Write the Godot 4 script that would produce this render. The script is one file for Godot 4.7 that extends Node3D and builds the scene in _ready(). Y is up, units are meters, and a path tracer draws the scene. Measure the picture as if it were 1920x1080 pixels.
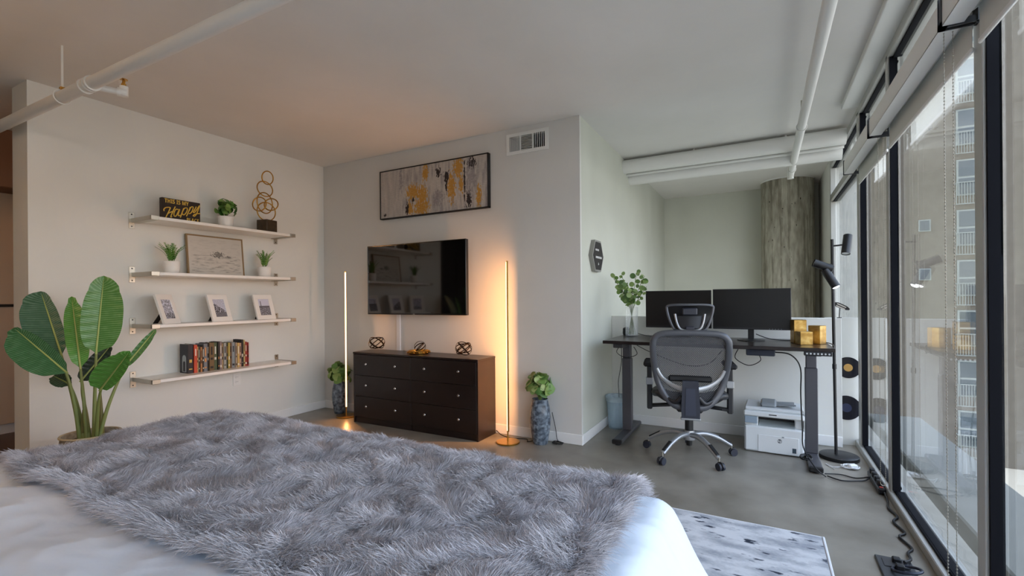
extends Node3D
# A loft bedroom with a home office by a glazed wall. x runs right along the dresser wall, -z runs away from the camera, y is up.

const XL := -4.343    # face of the shelf wall
const ZB := -3.63     # face of the dresser wall
const XA := -1.31     # face of the office's left wall
const ZK := -4.506    # face of the low office wall
const ZF := -7.35     # face of the far wall beyond the low wall
const XG := 0.70      # plane of the glass
const CEIL := 2.70
const EYE := Vector3(0, 1.2, 0)

var M := {}
var taken := {}
var rng := RandomNumberGenerator.new()


class MB:
	var v := PackedVector3Array()
	var n := PackedVector3Array()
	var uv := PackedVector2Array()
	var ix := PackedInt32Array()

	func put(p: Vector3, nn: Vector3, t := Vector2.ZERO) -> int:
		v.append(p)
		n.append(nn)
		uv.append(t)
		return v.size() - 1

	func tri(a: int, b: int, c: int) -> void:   # counter-clockwise from outside; stored clockwise
		ix.append(a)
		ix.append(c)
		ix.append(b)

	func quad(a: Vector3, b: Vector3, c: Vector3, d: Vector3, away = null) -> void:
		var nn := (b - a).cross(c - a)
		if nn.length_squared() < 1e-16:
			nn = (c - a).cross(d - a)
		nn = nn.normalized()
		if away != null and nn.dot((a + b + c + d) * 0.25 - (away as Vector3)) < 0.0:
			var t := b
			b = d
			d = t
			nn = -nn
		var i := put(a, nn, Vector2(0, 1))
		put(b, nn, Vector2(1, 1))
		put(c, nn, Vector2(1, 0))
		put(d, nn, Vector2(0, 0))
		tri(i, i + 1, i + 2)
		tri(i, i + 2, i + 3)

	func face(a: Vector3, b: Vector3, c: Vector3, away: Vector3) -> void:
		var nn := (b - a).cross(c - a).normalized()
		if nn.dot((a + b + c) / 3.0 - away) < 0.0:
			var t := b
			b = c
			c = t
			nn = -nn
		var i := put(a, nn)
		put(b, nn)
		put(c, nn)
		tri(i, i + 1, i + 2)

	func box(c: Vector3, s: Vector3, bev := 0.0, bs := Basis.IDENTITY) -> MB:
		var h := s * 0.5
		var b := minf(bev, minf(h.x, minf(h.y, h.z)) * 0.95)
		if b <= 0.0:
			for ax in 3:
				for sg in [-1.0, 1.0]:
					var p := []
					for q in [[-1, -1], [1, -1], [1, 1], [-1, 1]]:
						var w := Vector3.ZERO
						w[ax] = sg * h[ax]
						w[(ax + 1) % 3] = q[0] * h[(ax + 1) % 3]
						w[(ax + 2) % 3] = q[1] * h[(ax + 2) % 3]
						p.append(c + bs * w)
					quad(p[0], p[1], p[2], p[3], c)
			return self
		var at := func(sx: float, sy: float, sz: float, ax: int) -> Vector3:
			var w := Vector3(sx * (h.x - b), sy * (h.y - b), sz * (h.z - b))
			w[ax] = [sx, sy, sz][ax] * h[ax]
			return c + bs * w
		for ax in 3:
			for sg in [-1.0, 1.0]:
				var p := []
				for q in [[-1.0, -1.0], [1.0, -1.0], [1.0, 1.0], [-1.0, 1.0]]:
					var w := [0.0, 0.0, 0.0]
					w[ax] = sg
					w[(ax + 1) % 3] = q[0]
					w[(ax + 2) % 3] = q[1]
					p.append(at.call(w[0], w[1], w[2], ax))
				quad(p[0], p[1], p[2], p[3], c)
			for q in [[-1.0, -1.0], [1.0, -1.0], [1.0, 1.0], [-1.0, 1.0]]:
				var e := []
				for sg in [-1.0, 1.0]:
					var w := [0.0, 0.0, 0.0]
					w[ax] = sg
					w[(ax + 1) % 3] = q[0]
					w[(ax + 2) % 3] = q[1]
					e.append(at.call(w[0], w[1], w[2], (ax + 1) % 3))
					e.append(at.call(w[0], w[1], w[2], (ax + 2) % 3))
				quad(e[0], e[1], e[3], e[2], c)
		for sx in [-1.0, 1.0]:
			for sy in [-1.0, 1.0]:
				for sz in [-1.0, 1.0]:
					face(at.call(sx, sy, sz, 0), at.call(sx, sy, sz, 1), at.call(sx, sy, sz, 2), c)
		return self

	func span(a: Vector3, b: Vector3, bev := 0.0) -> MB:
		return box((a + b) * 0.5, (b - a).abs(), bev)

	func bar(a: Vector3, b: Vector3, w: float, t: float, bev := 0.0, up := Vector3.UP) -> MB:   # a box from a to b, w across and t along up
		var d := (b - a).normalized()
		if absf(d.dot(up)) > 0.98:
			up = Vector3.FORWARD
		var side := d.cross(up).normalized()
		return box((a + b) * 0.5, Vector3(w, t, a.distance_to(b)), bev, Basis(side, side.cross(d).normalized(), -d))

	func tube(pts: Array, r, seg := 8, closed := false, flat := 1.0, up = null) -> MB:   # r: one radius or one for each point; flat squeezes across
		var k := pts.size()
		var nrm := Vector3.ZERO
		var first := v.size()
		for i in k:
			var p: Vector3 = pts[i]
			var q0: Vector3 = pts[(i - 1 + k) % k] if closed or i > 0 else p
			var q1: Vector3 = pts[(i + 1) % k] if closed or i < k - 1 else p
			var d := (q1 - q0).normalized()
			if i == 0:
				nrm = up if up != null else (Vector3.UP if absf(d.y) < 0.9 else Vector3.RIGHT)
			elif up != null:
				nrm = up
			nrm = (nrm - d * nrm.dot(d)).normalized()
			var bi := d.cross(nrm)
			var rr: float = r[i] if r is Array else r
			for j in seg + 1:
				var a := TAU * j / seg
				var o := nrm * cos(a) + bi * sin(a) * flat
				put(p + o * rr, (nrm * cos(a) * flat + bi * sin(a)).normalized(), Vector2(float(j) / seg, float(i) / maxf(1, k - 1)))
		var rings := k if closed else k - 1
		for i in rings:
			for j in seg:
				var a := first + i * (seg + 1) + j
				var b := first + ((i + 1) % k) * (seg + 1) + j
				tri(a, b, b + 1)
				tri(a, b + 1, a + 1)
		if not closed:
			for e in [0, k - 1]:
				var base: int = first + e * (seg + 1)
				var nn: Vector3 = ((pts[e] as Vector3) - (pts[1 if e == 0 else k - 2] as Vector3)).normalized()
				var c := put(pts[e], nn)
				for j in seg:
					var p1 := put(v[base + j], nn)
					var p2 := put(v[base + j + 1], nn)
					if e == 0:
						tri(c, p2, p1)
					else:
						tri(c, p1, p2)
		return self

	func lathe(prof: Array, seg := 24, o := Vector3.ZERO, bs := Basis.IDENTITY) -> MB:   # prof: Vector2(radius, height) from bottom to top, outside
		var k := prof.size()
		for i in k - 1:
			var a: Vector2 = prof[i]
			var b: Vector2 = prof[i + 1]
			if a.distance_to(b) < 1e-6:
				continue
			var t := (b - a).normalized()
			var na := Vector2(t.y, -t.x)
			var nb := na
			if i > 0 and (prof[i - 1] as Vector2).distance_to(a) > 1e-6:
				var t0 := (a - (prof[i - 1] as Vector2)).normalized()
				if t0.dot(t) > 0.75:
					na = Vector2((t0 + t).y, -(t0 + t).x).normalized()
			if i < k - 2 and (prof[i + 2] as Vector2).distance_to(b) > 1e-6:
				var t1 := ((prof[i + 2] as Vector2) - b).normalized()
				if t1.dot(t) > 0.75:
					nb = Vector2((t1 + t).y, -(t1 + t).x).normalized()
			var s := v.size()
			for j in seg + 1:
				var an := TAU * j / seg
				var cs := cos(an)
				var sn := sin(an)
				put(o + bs * Vector3(a.x * cs, a.y, a.x * sn), bs * Vector3(na.x * cs, na.y, na.x * sn), Vector2(float(j) / seg, 1.0 - float(i) / (k - 1)))
				put(o + bs * Vector3(b.x * cs, b.y, b.x * sn), bs * Vector3(nb.x * cs, nb.y, nb.x * sn), Vector2(float(j) / seg, 1.0 - float(i + 1) / (k - 1)))
			for j in seg:
				var q := s + j * 2
				tri(q, q + 1, q + 3)
				tri(q, q + 3, q + 2)
		return self

	func ring(c: Vector3, x: Vector3, y: Vector3, r: float, tr: float, seg := 36, ts := 8, from := 0.0, to := TAU) -> MB:
		var p := []
		var closed := is_equal_approx(to - from, TAU)
		var m := seg if closed else seg + 1
		for i in m:
			var a := from + (to - from) * i / seg
			p.append(c + (x * cos(a) + y * sin(a)) * r)
		return tube(p, tr, ts, closed)

	func band(c: Vector3, x: Vector3, y: Vector3, r: float, w: float, t: float, seg := 32, from := 0.0, to := TAU) -> MB:   # a flat hoop, w wide along its axis
		var ax := x.cross(y).normalized() * w * 0.5
		for i in seg:
			var a0 := from + (to - from) * i / seg
			var a1 := from + (to - from) * (i + 1) / seg
			var d0 := x * cos(a0) + y * sin(a0)
			var d1 := x * cos(a1) + y * sin(a1)
			quad(c + d0 * r - ax, c + d1 * r - ax, c + d1 * r + ax, c + d0 * r + ax, c)
			quad(c + d0 * (r - t) - ax, c + d0 * (r - t) + ax, c + d1 * (r - t) + ax, c + d1 * (r - t) - ax)
			quad(c + d0 * r + ax, c + d1 * r + ax, c + d1 * (r - t) + ax, c + d0 * (r - t) + ax, c)
			quad(c + d0 * r - ax, c + d1 * r - ax, c + d1 * (r - t) - ax, c + d0 * (r - t) - ax, c)
		return self

	func disc(c: Vector3, x: Vector3, y: Vector3, r: float, seg := 24) -> MB:
		var nn := x.cross(y).normalized()
		var m := put(c, nn, Vector2(0.5, 0.5))
		for j in seg + 1:
			var a := TAU * j / seg
			put(c + (x * cos(a) + y * sin(a)) * r, nn, Vector2(0.5 + 0.5 * cos(a), 0.5 - 0.5 * sin(a)))
		for j in seg:
			tri(m, m + 1 + j, m + 2 + j)
		return self

	func grid(fn: Callable, nu: int, nv: int) -> MB:   # fn(u, v) in 0..1; smooth normals
		var s := v.size()
		for j in nv + 1:
			for i in nu + 1:
				put(fn.call(float(i) / nu, float(j) / nv), Vector3.ZERO, Vector2(float(i) / nu, float(j) / nv))
		for j in nv:
			for i in nu:
				var a := s + j * (nu + 1) + i
				var b := a + 1
				var c := a + nu + 2
				var d := a + nu + 1
				for f in [[a, b, c], [a, c, d]]:
					var nn: Vector3 = (v[f[1]] - v[f[0]]).cross(v[f[2]] - v[f[0]])
					for q in f:
						n[q] += nn
					tri(f[0], f[1], f[2])
		for i in range(s, v.size()):
			n[i] = n[i].normalized()
		return self

	func extrude(poly: PackedVector2Array, o: Vector3, x: Vector3, y: Vector3, depth: float) -> MB:   # a flat outline in x, y from o, thickened along x cross y
		var z := x.cross(y).normalized() * depth
		var t := Geometry2D.triangulate_polygon(poly)
		var mid := Vector3.ZERO
		for p in poly:
			mid += o + x * p.x + y * p.y
		mid = mid / poly.size() + z * 0.5
		for i in range(0, t.size(), 3):
			var q := []
			for k in 3:
				q.append(o + x * poly[t[i + k]].x + y * poly[t[i + k]].y)
			face(q[0], q[1], q[2], q[0] + z)
			face(q[0] + z, q[1] + z, q[2] + z, q[0])
		var cw := Geometry2D.is_polygon_clockwise(poly)
		for i in poly.size():
			var p0 := poly[i]
			var p1 := poly[(i + 1) % poly.size()]
			var a := o + x * p0.x + y * p0.y
			var b := o + x * p1.x + y * p1.y
			if cw:
				quad(b, a, a + z, b + z)
			else:
				quad(a, b, b + z, a + z)
		return self

	func mesh() -> ArrayMesh:
		for i in range(0, ix.size(), 3):   # keep each face's winding on the side its normals point to
			var p := v[ix[i]]
			if (v[ix[i + 2]] - p).cross(v[ix[i + 1]] - p).dot(n[ix[i]] + n[ix[i + 1]] + n[ix[i + 2]]) < 0.0:
				var q := ix[i + 1]
				ix[i + 1] = ix[i + 2]
				ix[i + 2] = q
		var a := []
		a.resize(Mesh.ARRAY_MAX)
		a[Mesh.ARRAY_VERTEX] = v
		a[Mesh.ARRAY_NORMAL] = n
		a[Mesh.ARRAY_TEX_UV] = uv
		a[Mesh.ARRAY_INDEX] = ix
		var m := ArrayMesh.new()
		m.add_surface_from_arrays(Mesh.PRIMITIVE_TRIANGLES, a)
		return m


func numbered(called: String) -> String:
	var k: int = taken.get(called, -1) + 1
	taken[called] = k
	return called if k == 0 else "%s_%03d" % [called, k]


func tag(o: Node3D, label: String, category: String, group := "") -> Node3D:
	o.set_meta("label", label)
	o.set_meta("category", category)
	if group != "":
		o.set_meta("group", group)
	return o


func thing(called: String, label: String, category: String, at := Vector3.ZERO, turn := 0.0, group := "") -> Node3D:
	var o := Node3D.new()
	o.name = numbered(called)
	add_child(o)
	o.position = at
	o.rotation.y = turn
	return tag(o, label, category, group)


func part(parent: Node3D, called: String, mb, mat: Material, label := "") -> MeshInstance3D:
	var o := MeshInstance3D.new()
	o.name = called if parent != self else numbered(called)
	o.mesh = mb.mesh() if mb is MB else mb
	o.material_override = mat
	parent.add_child(o, true)
	if label != "":
		o.set_meta("label", label)
	return o


func struct(called: String, mb, mat: Material, label: String) -> MeshInstance3D:
	var o := part(self, called, mb, mat, label)
	o.set_meta("kind", "structure")
	o.set_meta("category", "trim" if called.begins_with("trim") else called.get_slice("_", 0))
	return o


func mat(c: Color, rough := 0.6, metal := 0.0, spec := 0.5) -> StandardMaterial3D:
	var m := StandardMaterial3D.new()
	m.albedo_color = c
	m.roughness = rough
	m.metallic = metal
	m.metallic_specular = spec
	return m


func noise_tex(freq: float, ramp: Array, size := 512, octaves := 4, seed_ := 1, kind := FastNoiseLite.TYPE_SIMPLEX_SMOOTH) -> NoiseTexture2D:
	var f := FastNoiseLite.new()
	f.noise_type = kind
	f.frequency = freq
	f.fractal_octaves = octaves
	f.seed = seed_
	var t := NoiseTexture2D.new()
	t.width = size
	t.height = size
	t.seamless = true
	t.noise = f
	if ramp.size():
		var g := Gradient.new()
		g.offsets = PackedFloat32Array(ramp.map(func(q): return q[0]))
		g.colors = PackedColorArray(ramp.map(func(q): return q[1]))
		t.color_ramp = g
	return t


func tri_map(m: StandardMaterial3D, tex: Texture2D, scale: float, bump: Texture2D = null, depth := 0.0) -> StandardMaterial3D:
	m.albedo_texture = tex
	m.uv1_triplanar = true
	m.uv1_world_triplanar = true
	m.uv1_scale = Vector3.ONE * scale
	if bump:
		m.heightmap_enabled = true
		m.heightmap_texture = bump
		m.heightmap_scale = depth
	return m


func hexc(s: String) -> Color:
	return Color.html(s)


func curve(pts: Array, per := 6) -> Array:   # a Catmull-Rom line through the points
	var out := []
	for i in pts.size() - 1:
		var p0: Vector3 = pts[maxi(i - 1, 0)]
		var p1: Vector3 = pts[i]
		var p2: Vector3 = pts[i + 1]
		var p3: Vector3 = pts[mini(i + 2, pts.size() - 1)]
		for k in per:
			out.append(p1.cubic_interpolate(p2, p0, p3, float(k) / per))
	out.append(pts[-1])
	return out


func at(u: float, w: float, depth: float) -> Vector3:   # a picture point at a depth along the view axis
	return cam_basis * Vector3((u - 960.0) / FOCAL * depth, -(w - CENTRE_Y) / FOCAL * depth, -depth) + EYE


func text_mesh(s: String, size: float, depth: float, bold := false, italic := false, serif := false) -> TextMesh:
	var t := TextMesh.new()
	var f := SystemFont.new()
	f.font_names = PackedStringArray(["Droid Serif" if serif else "Droid Sans"])
	f.font_weight = 700 if bold else 400
	f.font_italic = italic
	t.font = f
	t.text = s
	t.font_size = 64
	t.pixel_size = size / 64.0
	t.depth = depth
	t.curve_step = 2.0
	return t


const FOCAL := 875.85
const CENTRE_Y := 560.684
var cam_basis := Basis.IDENTITY


func _ready() -> void:
	rng.seed = 7
	set_camera_and_light()
	make_materials()
	build_room()
	build_windows()
	build_outside()
	build_ceiling_pipes()
	build_bed()
	build_shelves()
	build_shelf_things()
	build_floor_plant()
	build_dresser_wall()
	build_office()
	build_chair()
	build_floor_things()


func set_camera_and_light() -> void:
	cam_basis = Basis(Vector3.UP, 0.492593) * Basis(Vector3.BACK, -0.0080163)
	var cam := Camera3D.new()
	cam.name = "camera"
	cam.projection = Camera3D.PROJECTION_FRUSTUM
	cam.near = 0.05
	cam.far = 200.0
	cam.size = 1080.0 / FOCAL * cam.near
	cam.frustum_offset = Vector2(0, (CENTRE_Y - 540.0) / FOCAL * cam.near)
	cam.transform = Transform3D(cam_basis, EYE)
	add_child(cam)
	cam.current = true

	var env := Environment.new()
	env.tonemap_mode = Environment.TONE_MAPPER_LINEAR
	env.tonemap_exposure = 1.43
	env.background_mode = Environment.BG_SKY
	var sky := Sky.new()
	var sm := ProceduralSkyMaterial.new()
	sm.sky_top_color = hexc("a8bad4")
	sm.sky_horizon_color = hexc("ecebe8")
	sm.sky_energy_multiplier = 2.0
	sm.ground_bottom_color = hexc("b8ab97")
	sm.ground_horizon_color = hexc("cfc7b8")
	sm.ground_energy_multiplier = 1.3
	sky.sky_material = sm
	env.sky = sky
	env.sdfgi_enabled = true
	env.ssao_enabled = true
	env.ssil_enabled = true
	var we := WorldEnvironment.new()
	we.name = "world"
	we.environment = env
	add_child(we)



func make_materials() -> void:
	var W := Color.WHITE
	var fine := noise_tex(0.05, [], 512, 5, 3)
	M.wall = tri_map(mat(W, 0.75, 0.0, 0.3), noise_tex(0.004, [[0.0, hexc("dcdcd6")], [1.0, hexc("e6e6e1")]], 512, 3, 5), 0.4, noise_tex(0.09, [], 512, 3, 4), 0.02)
	M.wall_grey = tri_map(mat(W, 0.7, 0.0, 0.35), noise_tex(0.004, [[0.0, hexc("d2d0cb")], [1.0, hexc("dad8d4")]], 512, 3, 6), 0.4, noise_tex(0.09, [], 512, 3, 4), 0.02)
	M.wall_office = tri_map(mat(W, 0.75, 0.0, 0.3), noise_tex(0.004, [[0.0, hexc("c5c7bb")], [1.0, hexc("cfd1c6")]], 512, 3, 7), 0.4, noise_tex(0.09, [], 512, 3, 4), 0.02)
	M.ceiling = tri_map(mat(W, 0.85, 0.0, 0.25), noise_tex(0.006, [[0.0, hexc("dcdad5")], [1.0, hexc("e4e2de")]], 512, 4, 8), 0.3, fine, 0.03)
	M.baseboard = mat(hexc("ececea"), 0.4)
	M.floor = tri_map(mat(W, 0.38, 0.0, 0.5), noise_tex(0.006, [[0.0, hexc("6e685d")], [0.35, hexc("807a6f")], [0.6, hexc("8a8479")], [1.0, hexc("969085")]], 1024, 6, 11), 0.33, noise_tex(0.02, [], 512, 5, 12), 0.03)
	M.floor.roughness_texture = noise_tex(0.01, [[0.0, Color(0.75, 0.75, 0.75)], [1.0, Color(1, 1, 1)]], 512, 5, 13)
	M.wood_floor = mat(hexc("4a3327"), 0.4)
	M.concrete = tri_map(mat(W, 0.9, 0.0, 0.3), column_texture(), 1.0)
	M.concrete.uv1_triplanar = false
	M.alu = mat(hexc("b3b3ae"), 0.45, 0.35)
	M.gasket = mat(hexc("0b0d14"), 0.7, 0.0, 0.25)
	M.glass = mat(Color(0.55, 0.62, 0.6, 0.05), 0.0)
	M.glass.transparency = BaseMaterial3D.TRANSPARENCY_ALPHA
	M.white_paint = mat(hexc("e3e3df"), 0.5)
	M.white_gloss = mat(hexc("e9e8e4"), 0.3)
	M.steel = mat(hexc("b8b2a6"), 0.35, 0.9)
	M.dark_steel = mat(hexc("54565a"), 0.4, 0.7)
	M.chrome = mat(hexc("d6d6d8"), 0.12, 1.0)
	M.brass = mat(hexc("c79a4b"), 0.28, 1.0)
	M.gold = mat(hexc("b98b3c"), 0.3, 1.0)
	M.black = mat(hexc("141416"), 0.45)
	M.black_matte = mat(hexc("17171a"), 0.75)
	M.black_plastic = mat(hexc("1d1e22"), 0.4)
	M.cable = mat(hexc("111113"), 0.5)
	M.cable_white = mat(hexc("e4e4e2"), 0.4)
	M.screen = mat(hexc("050506"), 0.05, 0.0, 0.7)
	M.monitor = mat(hexc("0a0a0b"), 0.35)
	M.white_plastic = mat(hexc("dfe3e4"), 0.4)
	M.grey_plastic = mat(hexc("8f969b"), 0.45)
	M.espresso = tri_map(mat(W, 0.32, 0.0, 0.5), noise_tex(0.02, [[0.0, hexc("170e0e")], [1.0, hexc("201413")]], 256, 3, 20), 1.5)
	M.sheet = tri_map(mat(W, 0.85, 0.0, 0.2), noise_tex(0.01, [[0.0, hexc("e6e8ea")], [1.0, hexc("eff0f1")]], 256, 3, 21), 1.0)
	M.concrete_out = tri_map(mat(W, 0.9, 0.0, 0.3), noise_tex(0.02, [[0.0, hexc("8e8a80")], [1.0, hexc("a5a197")]], 512, 5, 22), 0.3)


func column_texture() -> ImageTexture:   # raw cast concrete: drips, pits and board marks
	var w := 512
	var h := 1024
	var img := Image.create(w, h, false, Image.FORMAT_RGB8)
	var a := FastNoiseLite.new()
	a.seed = 31
	a.frequency = 0.012
	a.fractal_octaves = 5
	var b := FastNoiseLite.new()
	b.seed = 32
	b.frequency = 0.05
	b.fractal_octaves = 3
	var r := RandomNumberGenerator.new()
	r.seed = 33
	var light := Color("c2beae")
	var dark := Color("7c776a")
	for y in h:
		for x in w:
			var k := 0.55 + 0.5 * a.get_noise_2d(x * 1.6, y * 0.35) + 0.35 * b.get_noise_2d(x * 1.3, y * 0.5)
			var drip := a.get_noise_2d(x * 4.0 + 700.0, y * 0.12)
			if drip > 0.18 + 0.25 * b.get_noise_2d(x * 0.3, y * 0.3):
				k -= 0.35
			img.set_pixel(x, y, dark.lerp(light, clampf(k, 0.0, 1.0)))
	for i in 260:
		var px := r.randi_range(2, w - 4)
		var py := r.randi_range(2, h - 5)
		img.fill_rect(Rect2i(px, py, r.randi_range(1, 3), r.randi_range(1, 4)), Color("37352c").lerp(dark, r.randf()))
	return ImageTexture.create_from_image(img)


func build_room() -> void:
	var V := func(x: float, y: float, z: float) -> Vector3: return Vector3(x, y, z)
	struct("floor", MB.new().span(V.call(-7.2, -0.25, 3.2), V.call(0.64, 0.0, ZK - 0.15)), M.floor, "polished grey-beige concrete floor of the loft")
	struct("floor_hall", MB.new().span(V.call(-7.0, 0.0, -1.0), V.call(-4.75, 0.012, -7.6)), M.wood_floor, "dark wooden floor in the passage behind the shelf wall")
	struct("ceiling", MB.new().span(V.call(-7.2, CEIL, 3.2), V.call(0.95, CEIL + 0.25, ZF - 0.3)), M.ceiling, "flat off-white ceiling over the bedroom and office")
	struct("wall_left", MB.new().span(V.call(-4.608, 0, -1.228), V.call(XL, CEIL, ZB)), M.wall, "pale wall that carries the four white shelves")
	# the dresser wall is a thin leaf with the vent's opening in it, before a hollow
	var hx0 := -1.957
	var hx1 := -1.617
	var hy0 := 2.494
	var hy1 := 2.622
	var leaf := MB.new().span(V.call(-4.608, 0, ZB), V.call(hx0, CEIL, ZB - 0.03)).span(V.call(hx1, 0, ZB), V.call(XA, CEIL, ZB - 0.03)).span(V.call(hx0, 0, ZB), V.call(hx1, hy0, ZB - 0.03)).span(V.call(hx0, hy1, ZB), V.call(hx1, CEIL, ZB - 0.03))
	struct("wall_back", leaf, M.wall_grey, "grey-white wall behind the dresser and television")
	struct("wall_office", MB.new().span(V.call(-4.608, -3.2, ZB - 0.45), V.call(XA, CEIL, ZF)).span(V.call(-1.45, -3.2, ZB - 0.03), V.call(XA, CEIL, ZB - 0.45)).span(V.call(-4.608, 0, ZB - 0.03), V.call(-4.45, CEIL, ZB - 0.45)), M.wall_office, "pale sage wall left of the standing desk")
	struct("wall_far", MB.new().span(V.call(-4.7, -3.2, ZF), V.call(0.95, CEIL, ZF - 0.25)), M.wall_office, "pale sage far wall beyond the low office wall")
	struct("wall_low", MB.new().span(V.call(XA, -0.25, ZK), V.call(0.551, 1.027, ZK - 0.05), 0.004), M.wall, "low wall behind the standing desk")
	struct("wall_low_end", MB.new().span(V.call(0.45, -0.25, ZK - 0.098), V.call(0.69, 1.027, ZK - 0.15)), M.wall, "white end panel between the low wall and the glazing")
	struct("floor_lower", MB.new().span(V.call(-1.4, -3.2, ZK), V.call(0.95, -3.0, ZF)), M.floor, "floor of the level below, beyond the low wall")
	struct("wall_hall", MB.new().span(V.call(-7.2, 0, 3.2), V.call(-6.1, CEIL, -7.6)), M.wall, "passage wall left of the shelf wall")
	struct("wall_hall_end", MB.new().span(V.call(-6.1, 0, -7.35), V.call(-4.608, CEIL, -7.6)), M.wall, "end wall of the passage")
	struct("wall_rear", MB.new().span(V.call(-7.2, 0, 3.2), V.call(0.95, CEIL, 3.0)), M.wall, "wall behind the bed's headboard")
	# baseboards
	var bb := func(called: String, a: Vector3, b: Vector3, label: String) -> void:
		struct(called, MB.new().span(a, b, 0.004), M.baseboard, label)
	bb.call("baseboard_left", V.call(XL, 0, -1.22), V.call(XL + 0.014, 0.085, ZB), "white baseboard along the shelf wall")
	bb.call("baseboard_back", V.call(XL + 0.014, 0, ZB), V.call(XA + 0.012, 0.085, ZB + 0.014), "white baseboard along the dresser wall")
	bb.call("baseboard_office", V.call(XA, 0, ZB), V.call(XA + 0.012, 0.085, ZK), "white baseboard along the office's left wall")
	bb.call("baseboard_low", V.call(XA + 0.012, 0, ZK + 0.012), V.call(0.551, 0.085, ZK), "white baseboard along the low wall behind the desk")
	bb.call("baseboard_hall", V.call(-6.1, 0, 3.0), V.call(-6.085, 0.1, -7.35), "white baseboard in the passage")
	# passage: a flush door with a dark rail above, a beam under the ceiling
	var d := struct("door_1", MB.new().span(V.call(-6.1, 0.1, -1.2), V.call(-6.06, 2.2, -3.1), 0.004), mat(hexc("c9b7a2"), 0.6), "beige closet door in the passage")
	part(d, "rail", MB.new().span(V.call(-6.06, 1.165, -1.22), V.call(-6.045, 1.19, -3.08)), M.black)
	part(d, "handle", MB.new().span(V.call(-6.06, 1.0, -2.95), V.call(-6.03, 1.15, -2.93), 0.004), M.steel)
	struct("trim_1", MB.new().span(V.call(-6.1, 2.2, -1.15), V.call(-5.75, CEIL, -3.2), 0.006), mat(hexc("8a6a55"), 0.7), "brown boxed beam over the passage door")
	var wd := thing("wardrobe", "tall black wardrobe against the passage wall", "wardrobe", Vector3(-6.098, 0, 0.9))
	part(wd, "carcass", MB.new().span(Vector3(0.02, 0.0, -1.85), Vector3(0.55, 2.5, 1.85), 0.004), M.black_matte)
	for k in 4:
		var dr := part(wd, "door", MB.new().span(Vector3(0.55, 0.06, -1.84 + k * 0.92), Vector3(0.57, 2.47, -0.93 + k * 0.92), 0.003), M.black_matte)
		part(dr, "handle", MB.new().span(Vector3(0.57, 1.0, -1.0 + k * 0.92), Vector3(0.59, 1.3, -0.985 + k * 0.92), 0.003), M.dark_steel)
	# ventilation grille is a thing of its own, see the dresser wall
	# concrete column, cast against the far wall
	var col := MB.new().lathe([Vector2(0.30, -3.0), Vector2(0.30, 2.692)], 48)
	var c := struct("trim_2", col, M.concrete, "round raw concrete column with drips and pits")
	c.position = Vector3(0.287, 0, -7.04)
	part(c, "collar", MB.new().lathe([Vector2(0.306, 2.684), Vector2(0.308, 2.70)], 48), M.white_paint)


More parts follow.
